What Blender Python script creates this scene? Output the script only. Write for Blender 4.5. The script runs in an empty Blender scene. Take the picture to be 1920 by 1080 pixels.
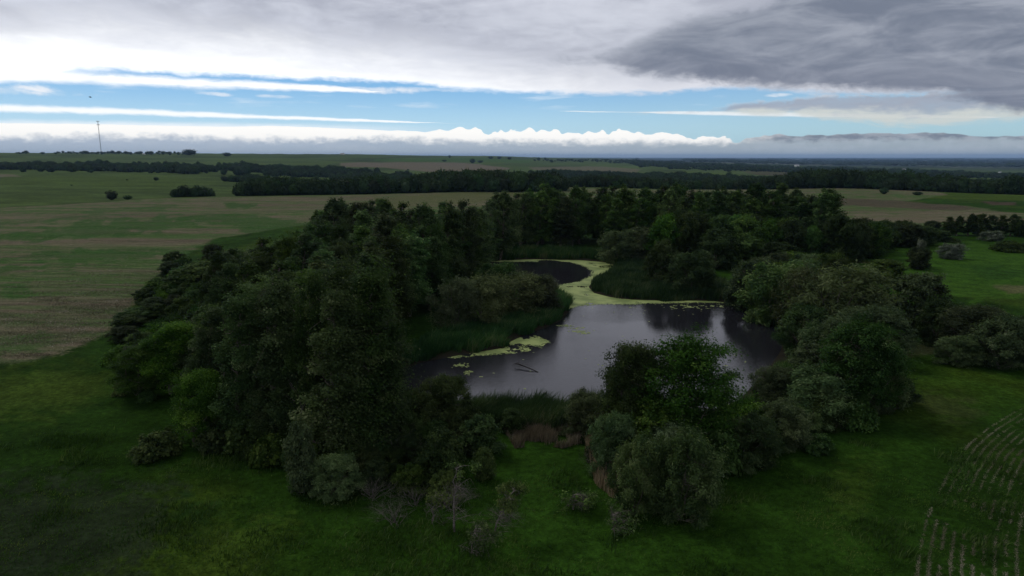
import bpy, math
import numpy as np
from math import radians, degrees, sin, cos, tan, pi, atan2, sqrt

S = bpy.context.scene
C = S.collection

# ------------------------------------------------------------------ camera
CAM_Z = 28.0
PITCH = radians(10.86)
FPX = 1280.0                      # focal length in pixels of the 1920 wide photograph (24 mm on 36 mm)
cam_d = bpy.data.cameras.new('camera')
cam_d.lens = 24.0
cam_d.sensor_width = 36.0
cam_d.clip_start = 0.5
cam_d.clip_end = 120000.0
cam = bpy.data.objects.new('camera', cam_d)
C.objects.link(cam)
cam.location = (0, 0, CAM_Z)
cam.rotation_euler = (pi/2 - PITCH, 0, 0)
S.camera = cam

S.view_settings.view_transform = 'Standard'
S.view_settings.look = 'None'
S.view_settings.exposure = 0.0
S.view_settings.gamma = 1.0
S.view_settings.use_curve_mapping = False
S.render.engine = 'CYCLES'
cy = S.cycles
cy.max_bounces = 5
cy.diffuse_bounces = 3
cy.glossy_bounces = 2
cy.transmission_bounces = 3
cy.transparent_max_bounces = 8
cy.volume_bounces = 0
cy.use_denoising = True
try:
    cy.denoiser = 'OPENIMAGEDENOISE'
except Exception:
    pass
cy.caustics_reflective = False
cy.caustics_refractive = False

SUN_AZ, SUN_EL = -50.0, 52.0      # hidden behind the cloud deck, ahead and to the left
SUN_STRENGTH = 1.0
SUN_ANGLE = 18.0
sun_d = bpy.data.lights.new('sun', 'SUN')
sun_d.energy = SUN_STRENGTH
sun_d.angle = radians(SUN_ANGLE)
sun_d.color = (1.0, 0.96, 0.9)
sun = bpy.data.objects.new('sun', sun_d)
C.objects.link(sun)
sun.location = (-200, 200, 300)
sun.rotation_euler = (radians(90 - SUN_EL), 0, radians(180 - SUN_AZ))

# ------------------------------------------------------------------ pixel <-> ray helpers
sp, cp = sin(PITCH), cos(PITCH)

def pix_dir(px, py):
    X = (np.asarray(px, float) - 960) / FPX
    Y = (540 - np.asarray(py, float)) / FPX
    return X, cp + Y*sp, -sp + Y*cp

def azel(px, py):
    dx, dy, dz = pix_dir(px, py)
    h = np.hypot(dx, dy)
    return np.degrees(np.arctan2(dx, dy)), np.degrees(np.arctan2(dz, h))

def project(x, y, z):
    """world point -> photo pixel"""
    x = np.asarray(x, float); y = np.asarray(y, float); z = np.asarray(z, float) - CAM_Z
    f = y*cp - z*sp
    u = y*sp + z*cp
    f = np.where(f > 0.01, f, 0.01)
    return 960 + FPX*x/f, 540 - FPX*u/f

# ------------------------------------------------------------------ noise in numpy
def _hash(ix, iy, seed):
    n = (ix.astype(np.int64)*374761393 + iy.astype(np.int64)*668265263 + seed*1442695041) & 0x7fffffff
    n = ((n ^ (n >> 13)) * 1274126177) & 0x7fffffff
    n = n ^ (n >> 16)
    return (n & 0xffff) / 65535.0

def vnoise(x, y, seed=0):
    x = np.asarray(x, float); y = np.asarray(y, float)
    ix = np.floor(x); iy = np.floor(y)
    fx = x-ix; fy = y-iy
    fx = fx*fx*(3-2*fx); fy = fy*fy*(3-2*fy)
    a = _hash(ix, iy, seed); b = _hash(ix+1, iy, seed)
    c = _hash(ix, iy+1, seed); d = _hash(ix+1, iy+1, seed)
    return (a*(1-fx)+b*fx)*(1-fy) + (c*(1-fx)+d*fx)*fy

def fbm(x, y, seed=0, octv=4):
    v = 0; a = 0.5; t = 0
    for k in range(octv):
        v = v + a*vnoise(x*2**k, y*2**k, seed+k*17); t += a; a *= 0.5
    return v/t

def sstep(a, b, x):
    t = np.clip((x-a)/(b-a), 0, 1)
    return t*t*(3-2*t)

def inside(poly, x, y):
    x = np.asarray(x, float); y = np.asarray(y, float)
    r = np.zeros(x.shape, bool)
    n = len(poly)
    for i in range(n):
        x0, y0 = poly[i]; x1, y1 = poly[(i+1) % n]
        if y0 == y1: continue
        c = ((y0 > y) != (y1 > y)) & (x < (x1-x0)*(y-y0)/(y1-y0)+x0)
        r ^= c
    return r

def sdist(poly, x, y):
    """signed distance, negative inside"""
    x = np.asarray(x, float); y = np.asarray(y, float)
    d = np.full(x.shape, 1e18)
    n = len(poly)
    for i in range(n):
        x0, y0 = poly[i]; x1, y1 = poly[(i+1) % n]
        ex, ey = x1-x0, y1-y0
        L = ex*ex+ey*ey+1e-12
        t = np.clip(((x-x0)*ex+(y-y0)*ey)/L, 0, 1)
        d = np.minimum(d, (x-x0-t*ex)**2 + (y-y0-t*ey)**2)
    d = np.sqrt(d)
    return np.where(inside(poly, x, y), -d, d)

def flat(px, py, z=0.0):
    """ground point of a pixel on a level plane"""
    dx, dy, dz = pix_dir(px, py)
    t = (z-CAM_Z)/dz
    return dx*t, dy*t

# ------------------------------------------------------------------ expression helper for node trees
class NT:
    def __init__(self, nt):
        self.nt = nt; self.n = nt.nodes; self.l = nt.links
    def node(self, t, **kw):
        nd = self.n.new(t)
        for k, v in kw.items(): setattr(nd, k, v)
        return nd
    def put(self, sock, v):
        if isinstance(v, E): self.l.new(v.s, sock)
        elif v is not None:
            if hasattr(sock.default_value, '__len__') and not hasattr(v, '__len__'): v = (v, v, v)
            if sock.type == 'RGBA' and len(v) == 3: v = (*v, 1)
            sock.default_value = v
    def math(self, op, a, b=None, c=None, clamp=False):
        nd = self.node('ShaderNodeMath', operation=op, use_clamp=clamp)
        self.put(nd.inputs[0], a)
        if b is not None: self.put(nd.inputs[1], b)
        if c is not None: self.put(nd.inputs[2], c)
        return E(self, nd.outputs[0])
    def vmath(self, op, a, b=None):
        nd = self.node('ShaderNodeVectorMath', operation=op)
        self.put(nd.inputs[0], a)
        if b is not None: self.put(nd.inputs[1], b)
        return E(self, nd.outputs[0])
    def ss(self, a, b, x, lo=0.0, hi=1.0):
        nd = self.node('ShaderNodeMapRange', interpolation_type='SMOOTHSTEP')
        for i, v in enumerate((x, a, b, lo, hi)): self.put(nd.inputs[i], v)
        return E(self, nd.outputs[0])
    def lin(self, a, b, x, lo=0.0, hi=1.0):
        nd = self.node('ShaderNodeMapRange', interpolation_type='LINEAR')
        for i, v in enumerate((x, a, b, lo, hi)): self.put(nd.inputs[i], v)
        return E(self, nd.outputs[0])
    def xyz(self, x=0.0, y=0.0, z=0.0):
        nd = self.node('ShaderNodeCombineXYZ')
        for i, v in enumerate((x, y, z)): self.put(nd.inputs[i], v)
        return E(self, nd.outputs[0])
    def sep(self, v):
        nd = self.node('ShaderNodeSeparateXYZ'); self.put(nd.inputs[0], v)
        return [E(self, o) for o in nd.outputs]
    def noise(self, v, scale=1.0, detail=4.0, rough=0.5, dist=0.0, dims='3D'):
        nd = self.node('ShaderNodeTexNoise', noise_dimensions=dims)
        self.put(nd.inputs['Vector'], v)
        nd.inputs['Scale'].default_value = scale
        nd.inputs['Detail'].default_value = detail
        nd.inputs['Roughness'].default_value = rough
        nd.inputs['Distortion'].default_value = dist
        return E(self, nd.outputs[0])
    def mixc(self, f, a, b, mode='MIX'):
        nd = self.node('ShaderNodeMix', data_type='RGBA', blend_type=mode)
        nd.clamp_factor = True
        self.put(nd.inputs[0], f); self.put(nd.inputs[6], a); self.put(nd.inputs[7], b)
        return E(self, nd.outputs[2])
    def attr(self, name, out=2):
        nd = self.node('ShaderNodeAttribute', attribute_name=name)
        return E(self, nd.outputs[out])
    def curve(self, x, pts):
        nd = self.node('ShaderNodeFloatCurve')
        cm = nd.mapping; c = cm.curves[0]
        pts = sorted(pts)
        while len(c.points) < len(pts): c.points.new(0.5, 0.5)
        for p, (a, b) in zip(c.points, pts): p.location = (a, b); p.handle_type = 'AUTO_CLAMPED'
        cm.update()
        nd.inputs[0].default_value = 1.0
        self.put(nd.inputs[1], x)
        return E(self, nd.outputs[0])

class E:
    def __init__(self, t, s): self.t = t; self.s = s
    def __add__(s, o): return s.t.math('ADD', s, o)
    __radd__ = __add__
    def __sub__(s, o): return s.t.math('SUBTRACT', s, o)
    def __rsub__(s, o): return s.t.math('SUBTRACT', o, s)
    def __mul__(s, o): return s.t.math('MULTIPLY', s, o)
    __rmul__ = __mul__
    def __truediv__(s, o): return s.t.math('DIVIDE', s, o)

# ------------------------------------------------------------------ sky
world = bpy.data.worlds.new('World'); S.world = world
world.use_nodes = True
w = NT(world.node_tree); w.n.clear()
geo = w.node('ShaderNodeTexCoord')
V = E(w, geo.outputs['Generated'])
X, Y, Z = w.sep(V)
AZ = w.math('ARCTAN2', X, Y) * (180/pi)
EL = w.math('ARCSINE', Z) * (180/pi)
AZN = (AZ + 60.0) / 120.0
SKYH = 32.0

def edge(points):
    pts = []
    for px, py in points:
        a, e = azel(px, py)
        pts.append((float((a+60)/120), float(e/SKYH)))
    return w.curve(AZN, pts) * SKYH

sky = w.node('ShaderNodeTexSky', sky_type='NISHITA')
sky.sun_disc = False
sky.sun_elevation = radians(SUN_EL)
sky.sun_rotation = radians(SUN_AZ % 360)
sky.air_density = 1.0; sky.dust_density = 0.3; sky.ozone_density = 2.0
skt = w.mixc(w.ss(-10.0, 35.0, AZ), w.mixc(w.ss(1.5, 6.5, EL), (0.50, 0.80, 0.95), (0.17, 0.47, 0.80)), w.mixc(w.ss(1.5, 6.5, EL), (0.42, 0.68, 0.76), (0.26, 0.50, 0.76)))
blue = w.mixc(0.82, w.mixc(1.0, E(w, sky.outputs[0]), (0.9, 0.86, 1.2), 'MULTIPLY'), w.mixc(1.0, skt, (10.5, 10.5, 10.5), 'MULTIPLY'))
BLUE_STR = 0.095

def npx(n): return n*0.0425            # photo pixels -> degrees
def ncoord(sa, se, ox=0.0): return w.xyz(AZ*sa + ox, EL*se, ox)

nA = w.noise(ncoord(0.16, 1.1, 3.0), 1.0, 5, 0.55)         # long streaks
nB = w.noise(ncoord(0.5, 1.6, 11.0), 1.0, 6, 0.6)          # medium
nC = w.noise(ncoord(1.1, 1.5, 23.0), 1.0, 7, 0.62)         # billows
nD = w.noise(ncoord(0.07, 0.28, 31.0), 1.0, 4, 0.5)        # very broad
zc = w.math('MAXIMUM', Z, 0.03)
plane = w.xyz(X/zc, Y/zc, 0.0)
nP = w.noise(plane, 0.45, 6, 0.56, 0.4)                    # on the cloud deck's own plane
nQ = w.noise(w.xyz(X/zc*0.5 + 7.0, Y/zc*1.6, 4.0), 0.35, 6, 0.6, 0.6)

nE = w.noise(w.xyz(AZ*0.13 + EL*0.10, EL*0.42 - AZ*0.02, 41.0), 1.0, 7, 0.58, 1.1)      # big billows of the dark cloud
nF = w.noise(w.xyz(AZ*0.045 + 3.0, EL*0.22, 51.0), 1.0, 6, 0.6, 0.8)
nG = w.noise(w.xyz(AZ*0.35, EL*1.0 + AZ*0.05, 61.0), 1.0, 7, 0.66, 0.5)
layers = []      # (mask, colour)
# thin veil streaks in the blue
veil = w.ss(0.56, 0.8, nA) * w.ss(2.2, 3.4, EL)
layers.append((veil*0.45, (0.95, 1.0, 1.05)))
# the long thin streak at left
mid = edge([(-300,196),(0,203),(200,208),(400,216),(600,223),(740,228),(900,232)])
thk = w.curve(AZN, [(0.0,0.36),(0.19,0.30),(0.3,0.22),(0.42,0.09),(0.455,0.02),(0.5,0.0),(1.0,0.0)])
d = w.math('ABSOLUTE', EL + (nB-0.5)*0.25 - mid)
layers.append((w.ss(1.25, 0.2, d/(thk+0.001) + (nG-0.5)*1.2)*w.ss(0.0,0.05,thk)*w.ss(0.25,0.5,nG+0.12), (1.05, 1.08, 1.1)))
# low horizontal veil just above the cumulus at left
mid = edge([(-300,238),(0,236),(400,240),(800,244),(1000,250)])
layers.append((w.ss(0.55, 0.05, w.math('ABSOLUTE', EL-mid+(nB-0.5)*0.3))*w.ss(-2.0, -22.0, AZ)*0.85, (1.0, 1.04, 1.08)))
# thin streaks right of centre
mid = edge([(900,204),(1030,208),(1160,210),(1300,212),(1450,214),(1560,216)])
thk = w.curve(AZN, [(0,0),(0.52,0.0),(0.55,0.05),(0.58,0.03),(0.60,0.12),(0.66,0.22),(0.72,0.2),(0.78,0.1),(0.8,0.0),(1.0,0.0)])
d = w.math('ABSOLUTE', EL - mid + (nB-0.5)*0.15)
layers.append((w.ss(1.0, 0.3, d/(thk+0.001))*w.ss(0.0,0.05,thk)*0.85, (0.95, 0.98, 1.0)))
# strip under the deck at left, with the blue gap above it
mid = edge([(-200,138),(0,141),(200,148),(400,157),(560,164),(680,170)])
thk = w.curve(AZN, [(0,0.7),(0.2,0.52),(0.28,0.42),(0.34,0.33),(0.38,0.22),(0.405,0.10),(0.425,0.0),(1.0,0.0)])
d = w.math('ABSOLUTE', EL + (nB-0.5)*0.35 - mid)
layers.append((w.ss(1.3, 0.25, d/(thk+0.001) + (nG-0.5)*1.3)*w.ss(0.0,0.06,thk), (1.08, 1.1, 1.12)))
# little wisps
def wisp(px, py, wx, wy, a=1.0, col=(1.0,1.0,1.02)):
    ca, ce = azel(px, py)
    dx = (AZ-float(ca))/(wx*0.0425); dy = (EL-float(ce) + (AZ-float(ca))*0.02)/(wy*0.0425)
    r = dx*dx*0.5 + dy*dy*0.5 + (nG-0.5)*3.0 + (nC-0.5)*1.2
    layers.append((w.ss(0.9, -0.3, r)*w.ss(3.0, 1.2, dx*dx*0.5+dy*dy*0.5)*a, col))
wisp(70, 167, 26, 9, 0.8); wisp(60, 170, 60, 7, 0.35); wisp(400, 176, 30, 3, 0.6); wisp(515, 181, 30, 3, 0.5)
wisp(690, 169, 80, 5, 0.6); wisp(800, 168, 70, 4, 0.45); wisp(1460, 178, 18, 3, 0.6); wisp(790, 199, 40, 3, 0.2)

# the grey and cream patch at right
up = edge([(1150,211),(1240,207),(1330,203),(1390,190),(1450,186),(1520,180),(1600,176),(1750,172),(1920,165),(2100,160)])
lo = edge([(1150,212),(1240,213),(1400,217),(1500,222),(1600,232),(1700,240),(1800,237),(1920,226),(2100,222)])
m = w.ss(-0.05, 0.4, up - EL + (nC-0.5)*0.6 + (nG-0.5)*1.0) * w.ss(-0.1, 0.5, EL - lo + (nG-0.5)*1.3) * w.ss(7.0, 12.0, AZ)
tt = w.ss(0.35, 0.75, (up - EL)/(up-lo+0.05) + (nB-0.5)*0.9)
edgebright = w.ss(0.30, 0.0, up - EL + (nC-0.5)*0.3)
col = w.mixc(tt, (0.38, 0.41, 0.49), (0.66, 0.69, 0.66))
col = w.mixc(edgebright*0.6, col, (0.85, 0.86, 0.88))
layers.append((m*w.lin(0.3,0.7,nB,0.75,1.0), col))

# the cloud deck
low = edge([(-300,158),(0,152),(80,147),(150,135),(300,138),(450,145),(640,151.5),(760,156),(840,167),(1000,176),(1240,178),(1330,168),(1450,170),(1540,177),(1700,178),(1920,175),(2200,175)])
above = EL - low + (nB-0.5)*0.6 + (nC-0.5)*0.3 + (nG-0.5)*0.7
m = w.ss(-0.15, 0.42, above)
g = w.ss(0.5, 5.4, EL - low + (nF-0.5)*4.5 + (nG-0.5)*2.6 + (nP-0.5)*1.5 + w.ss(-36.0, 12.0, AZ)*1.7)
deckhi = w.mixc(w.ss(0.36, 0.66, nF*0.55+nE*0.25+nG*0.2), (0.40, 0.425, 0.51), (0.68, 0.71, 0.80))
dk = w.ss(-8.0, 16.0, AZ)
deckhi = w.mixc(dk*0.2, deckhi, (0.42, 0.44, 0.50))
col = w.mixc(g, w.mixc(dk, (1.15, 1.17, 1.2), (0.86, 0.87, 0.93)), deckhi)
col = w.mixc(w.ss(10.5, 15.0, EL)*0.45, col, (0.70, 0.70, 0.80))
ovr = w.mixc(w.ss(0.35, 0.65, nP), (0.24, 0.25, 0.29), (0.42, 0.43, 0.49))
col = w.mixc(w.ss(22.0, 48.0, EL), col, ovr)
layers.append((m, col))

# the dark cloud at right
dl = edge([(880,122),(930,124),(1000,122),(1080,121),(1140,128),(1200,146),(1300,153),(1400,162),(1500,170),(1640,177),(1740,181),(1800,190),(1860,204),(1920,214),(2050,222),(2300,215)])
du = edge([(880,122),(930,118),(1000,110),(1080,99),(1160,88),(1200,70),(1230,52),(1290,30),(1380,12),(1450,-8),(1540,-90),(1640,-260),(1900,-400),(2300,-500)])
tip = w.ss(-1.5, 5.0, AZ)
m1 = w.ss(-0.3, 0.8, EL - dl + (nC-0.5)*0.8 + (nG-0.5)*1.5) * w.ss(-0.4, 1.3, du - EL + (nG-0.5)*2.6 + (nE-0.5)*2.4)
m1 = m1 * tip * w.ss(100.0, 55.0, AZ)
sh = w.ss(0.38, 0.66, nE*0.72 + nG*0.16 + nA*0.12)
col = w.mixc(sh, (0.175, 0.205, 0.27), (0.34, 0.37, 0.44))
col = w.mixc(w.ss(3.0, 0.6, EL-dl)*0.35, col, (0.16, 0.18, 0.25))
layers.append((m1*w.lin(-1.0, 12.0, AZ, 0.55, 0.97), col))

# the cumulus bank on the horizon
top = edge([(-300,231),(0,231),(150,232),(400,237),(520,236),(600,239),(800,246),(900,246),(960,248),(1000,247),(1100,250),(1200,253),(1260,257),(1330,260),(1400,262),(1450,256),(1550,253),(1650,250),(1760,251),(1850,254),(1920,254),(2300,252)])
vb = w.node('ShaderNodeTexVoronoi', feature='SMOOTH_F1'); w.put(vb.inputs['Vector'], w.xyz(AZ*0.62, EL*0.5, 2.0)); vb.inputs['Scale'].default_value = 1.0
vs = w.node('ShaderNodeTexVoronoi', feature='SMOOTH_F1'); w.put(vs.inputs['Vector'], w.xyz(AZ*1.9, EL*1.9, 5.0)); vs.inputs['Scale'].default_value = 1.0
puff = (0.55 - E(w, vb.outputs[0]))*1.0 + (0.5 - E(w, vs.outputs[0]))*0.55 + (nG-0.5)*0.5
bump = w.curve(AZN, [(0,0.06),(0.40,0.10),(0.46,0.6),(0.5,1.15),(0.6,1.1),(0.66,0.6),(0.70,0.34),(0.75,0.26),(0.85,0.3),(1.0,0.3)])
a2 = top - EL + puff*bump*1.0
m = w.ss(0.0, 0.07, a2)
gl = edge([(-300,250),(0,251),(300,251),(520,257),(700,255),(860,259),(1000,261),(1200,262),(1330,263),(1390,260),(1500,256),(1920,250),(2300,250)])
gr = w.ss(-0.15, 0.60, gl - EL + (nC-0.5)*1.1 + (nB-0.5)*0.8)
white = w.mixc(w.ss(16.0, 22.0, AZ + (nB-0.5)*6.0), (1.12, 1.1, 1.06), (0.42, 0.45, 0.50))
base = w.mixc(w.ss(-30.0, 25.0, AZ), (0.45, 0.53, 0.64), (0.39, 0.46, 0.51))
base = w.mixc(w.ss(0.42, 0.66, nA*0.6+nC*0.4)*0.5, base, (0.56, 0.61, 0.68))
base = w.mixc(w.ss(1.1, 0.1, EL)*0.6, base, (0.47, 0.53, 0.57))
col = w.mixc(gr, white, base)
rim = w.ss(18.0, 22.0, AZ)*w.ss(0.40, 0.05, w.math('ABSOLUTE', gl - EL - 0.08 + (nC-0.5)*0.9))*w.ss(0.35, 0.6, nB)
col = w.mixc(rim*0.8, col, (0.16, 0.19, 0.245))
wl = w.ss(37.0, 33.0, w.math('ABSOLUTE', AZ-36.5)*6+30)*w.ss(0.3,0.0,w.math('ABSOLUTE', EL-1.35))
col = w.mixc(wl*w.ss(0.5,0.62,nC), col, (0.9, 0.82, 0.6))
layers.append((m, col))

bg = w.node('ShaderNodeBackground'); w.put(bg.inputs[0], blue); bg.inputs[1].default_value = BLUE_STR
c = None; alpha = None
shader = bg.outputs[0]
for m, col in layers:
    b2 = w.node('ShaderNodeBackground'); w.put(b2.inputs[0], col); b2.inputs[1].default_value = 1.0
    mx = w.node('ShaderNodeMixShader'); w.put(mx.inputs[0], m)
    w.l.new(shader, mx.inputs[1]); w.l.new(b2.outputs[0], mx.inputs[2]); shader = mx.outputs[0]
wo = w.node('ShaderNodeOutputWorld'); w.l.new(shader, wo.inputs[0])
world.cycles.sampling_method = 'MANUAL'
world.cycles.sample_map_resolution = 1024

# ------------------------------------------------------------------ object helpers
def tag(o, label=None, cat=None, group=None, kind=None):
    if label: o['label'] = label
    if cat: o['category'] = cat
    if group: o['group'] = group
    if kind: o['kind'] = kind
    return o

def np_mesh(name, verts, faces, mat=None, face_attr=None, smooth=False):
    """faces: (n,3) or (n,4) int array, or a list of such arrays"""
    me = bpy.data.meshes.new(name)
    verts = np.asarray(verts, np.float32)
    fl = faces if isinstance(faces, list) else [faces]
    fl = [np.asarray(f, np.int32) for f in fl if len(f)]
    idx = np.concatenate([f.ravel() for f in fl])
    tot = np.concatenate([np.full(len(f), f.shape[1], np.int32) for f in fl])
    st = np.concatenate([[0], np.cumsum(tot)[:-1]]).astype(np.int32)
    me.vertices.add(len(verts)); me.vertices.foreach_set('co', verts.ravel())
    me.loops.add(len(idx)); me.loops.foreach_set('vertex_index', idx)
    me.polygons.add(len(tot)); me.polygons.foreach_set('loop_start', st); me.polygons.foreach_set('loop_total', tot)
    if smooth: me.polygons.foreach_set('use_smooth', np.ones(len(tot), bool))
    me.update(calc_edges=True)
    if face_attr is not None:
        for k, v in face_attr.items():
            a = me.attributes.new(k, 'FLOAT', 'FACE'); a.data.foreach_set('value', np.asarray(v, np.float32))
    if mat: me.materials.append(mat)
    return me

def obj(name, me, parent=None, loc=(0,0,0)):
    o = bpy.data.objects.new(name, me); C.objects.link(o); o.location = loc
    if parent: o.parent = parent
    return o

# ------------------------------------------------------------------ materials
def new_mat(name):
    m = bpy.data.materials.new(name); m.use_nodes = True
    t = NT(m.node_tree); t.n.clear()
    return m, t

def finish(t, shader):
    o = t.node('ShaderNodeOutputMaterial'); t.l.new(shader, o.inputs[0])

def principled(t, col, rough=0.8, spec=0.3, normal=None):
    p = t.node('ShaderNodeBsdfPrincipled')
    t.put(p.inputs['Base Color'], col); t.put(p.inputs['Roughness'], rough)
    p.inputs['Specular IOR Level'].default_value = spec
    if normal is not None: t.put(p.inputs['Normal'], normal)
    return p

def leaf_mat(name, dark, light, accent, trans=0.35, rough=0.6, spec=0.04):
    m, t = new_mat(name)
    tint = t.attr('tint')
    oi = t.node('ShaderNodeObjectInfo'); rnd = E(t, oi.outputs['Random'])
    col = t.mixc(t.ss(0.0, 0.75, tint), dark, light)
    col = t.mixc(t.ss(0.72, 1.0, tint), col, accent)
    hs = t.node('ShaderNodeHueSaturation')
    t.put(hs.inputs['Hue'], t.lin(0, 1, rnd, 0.482, 0.518))
    r2 = t.math('FRACT', rnd*7.31)
    t.put(hs.inputs['Value'], t.lin(0, 1, r2, 0.62, 1.42)); t.put(hs.inputs['Saturation'], t.lin(0, 1, t.math('FRACT', rnd*3.7), 0.82, 1.1))
    t.put(hs.inputs['Color'], col)
    col = E(t, hs.outputs[0])
    p = principled(t, col, rough, spec)
    tr = t.node('ShaderNodeBsdfTranslucent'); t.put(tr.inputs[0], t.mixc(1.0, col, (1.15, 1.25, 0.7), 'MULTIPLY'))
    mx = t.node('ShaderNodeMixShader'); mx.inputs[0].default_value = trans
    t.l.new(p.outputs[0], mx.inputs[1]); t.l.new(tr.outputs[0], mx.inputs[2])
    finish(t, mx.outputs[0])
    return m

M = {}
M['poplar'] = leaf_mat('poplar_leaf', (0.022, 0.050, 0.013), (0.070, 0.128, 0.032), (0.16, 0.21, 0.080))
M['broad'] = leaf_mat('broad_leaf', (0.022, 0.052, 0.010), (0.056, 0.114, 0.020), (0.11, 0.17, 0.04))
M['lime'] = leaf_mat('fresh_leaf', (0.030, 0.060, 0.012), (0.078, 0.125, 0.026), (0.15, 0.20, 0.06))
M['olive'] = leaf_mat('olive_leaf', (0.018, 0.037, 0.010), (0.046, 0.078, 0.019), (0.09, 0.125, 0.035))
M['willow'] = leaf_mat('willow_leaf', (0.032, 0.060, 0.022), (0.080, 0.125, 0.044), (0.15, 0.19, 0.085))
M['silver'] = leaf_mat('silver_leaf', (0.06, 0.078, 0.055), (0.12, 0.14, 0.105), (0.22, 0.235, 0.20))
M['drywil'] = leaf_mat('dull_willow_leaf', (0.040, 0.056, 0.025), (0.088, 0.112, 0.050), (0.15, 0.17, 0.085))
M['reed'] = leaf_mat('reed_blade', (0.016, 0.050, 0.014), (0.046, 0.105, 0.028), (0.14, 0.16, 0.07), 0.3, 0.5)
M['dryreed'] = leaf_mat('dry_reed_blade', (0.12, 0.098, 0.060), (0.25, 0.205, 0.135), (0.38, 0.33, 0.23), 0.15)
M['grass'] = leaf_mat('grass_blade', (0.018, 0.050, 0.006), (0.038, 0.082, 0.010), (0.09, 0.12, 0.025), 0.35)
M['straw'] = leaf_mat('straw_stalk', (0.13, 0.12, 0.07), (0.26, 0.24, 0.15), (0.42, 0.39, 0.28), 0.1)

def bark_mat(name, a, b):
    m, t = new_mat(name)
    tc = t.node('ShaderNodeTexCoord'); n = t.noise(E(t, tc.outputs['Object']), 4.0, 5, 0.6)
    finish(t, principled(t, t.mixc(t.ss(0.35, 0.65, n), a, b), 0.9, 0.15).outputs[0])
    return m
M['bark'] = bark_mat('bark', (0.06, 0.05, 0.04), (0.17, 0.15, 0.125))
M['deadwood'] = bark_mat('dead_wood', (0.07, 0.062, 0.052), (0.19, 0.17, 0.15))
M['bleached'] = bark_mat('bleached_wood', (0.22, 0.20, 0.175), (0.42, 0.39, 0.35))
M['wetwood'] = bark_mat('wet_wood', (0.02, 0.018, 0.016), (0.05, 0.045, 0.04))

def plain(name, col, rough=0.7, spec=0.3, var=0.15):
    m, t = new_mat(name)
    tc = t.node('ShaderNodeTexCoord'); n = t.noise(E(t, tc.outputs['Object']), 1.5, 4, 0.6)
    dk = tuple(c*(1-var) for c in col); lt = tuple(min(1, c*(1+var)) for c in col)
    finish(t, principled(t, t.mixc(n, dk, lt), rough, spec).outputs[0])
    return m
M['white'] = plain('white_siding', (0.75, 0.75, 0.74)); M['roof'] = plain('grey_roof', (0.2, 0.2, 0.21))
M['red'] = plain('red_siding', (0.25, 0.06, 0.05)); M['steel'] = plain('dull_steel', (0.06, 0.06, 0.065), 0.5)
M['glass'] = plain('dark_glass', (0.03, 0.035, 0.04), 0.15, 0.5)
M['feather'] = plain('dark_feather', (0.03, 0.028, 0.026)); M['beak'] = plain('beak', (0.2, 0.15, 0.05))

# ------------------------------------------------------------------ pond outline (ground plan, from the photograph)
POND_PX = [(735,745),(790,770),(870,784),(980,788),(1080,778),(1160,778),(1260,776),(1345,777),(1400,757),(1430,722),(1458,690),
 (1478,660),(1484,632),(1474,610),(1444,592),(1412,578),(1380,568),(1340,563),(1300,561.5),(1240,562),(1185,560),(1150,556),(1122,549),
 (1112,538),(1120,528),(1143,518),(1156,506),(1157,496),(1140,491),(1090,487),(1000,485.5),(940,487),(912,490),(925,500),(950,515),
 (985,528),(1015,538),(1040,552),(1056,568),(1056,584),(1042,600),(1015,612),(985,622),(962,632),(945,640),(935,650),(880,659),
 (828,668),(780,677),(740,690),(722,715)]
POND = [tuple(map(float, flat(x, y))) for x, y in POND_PX]

# crest of the near fields: photo rows -> distance on the level
CREST = [(-400,396),(0,389),(200,377),(300,371.5),(450,368),(640,366),(760,362),(880,352),(980,349),(1100,352),(1280,356),(1450,355),(1600,353),(1750,357),(1850,362),(1920,367),(2300,372)]
def _az_r(px, py):
    x, y = flat(px, py); return degrees(atan2(x, y)), float(np.hypot(x, y))
_c = [_az_r(a, b) for a, b in CREST]
CR_AZ = np.array([a for a, _ in _c]); CR_R = np.array([r for _, r in _c])

# land beyond the crest: for columns of the photograph, distance -> row its surface is seen at
FAR = {
 -300: [(1.28,392),(900,362),(1150,343),(1500,328),(2200,311),(2800,300),(3600,288.5),(4500,286.5),(8000,289),(20000,293),(60000,295)],
 0:    [(1.28,386),(850,360),(1100,341),(1450,326),(2200,310),(2800,300),(3600,288.5),(4500,286.5),(8000,289),(20000,293),(60000,295)],
 300:  [(1.28,374),(850,361),(1100,341),(1500,325),(2100,311),(2700,301),(3600,289.5),(4500,287.5),(8000,290),(20000,293),(60000,295)],
 640:  [(1.30,374),(1000,362),(1400,338),(1900,320),(2500,308),(3200,298),(4000,290),(5000,289),(8000,291),(20000,293),(60000,295)],
 900:  [(1.30,362),(1100,350),(1500,337),(2000,325),(2800,312),(3600,303),(5000,295),(6500,292.5),(9000,293),(20000,294),(60000,295)],
 1100: [(1.30,362),(1150,351),(1500,341),(2200,326),(3000,315),(4500,304),(6500,299),(8500,297),(12000,297.5),(20000,296.3),(60000,295.4)],
 1280: [(1.30,366),(1300,347),(1900,332),(2600,321),(4000,310),(6000,304.5),(9000,302.5),(13000,300),(20000,298),(30000,296.8),(60000,295.6)],
 1600: [(1.30,364),(1400,347),(2000,336),(3000,325),(5000,315.5),(8000,308.5),(11000,304),(15000,301),(22000,298.6),(32000,297),(60000,295.6)],
 1920: [(1.30,376),(1400,352),(2200,339),(3500,328),(6000,317),(8500,310),(12000,305),(17000,301.5),(24000,298.8),(34000,297),(60000,295.6)],
 2300: [(1.30,378),(1400,352),(2200,339),(3500,328),(6000,317),(8500,310),(12000,305),(17000,301.5),(24000,298.8),(34000,297),(60000,295.6)],
}
_cols = sorted(FAR)
_caz = np.array([float(azel(c, 320)[0]) for c in _cols])
LR = np.linspace(np.log(400), np.log(60000), 400)
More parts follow.
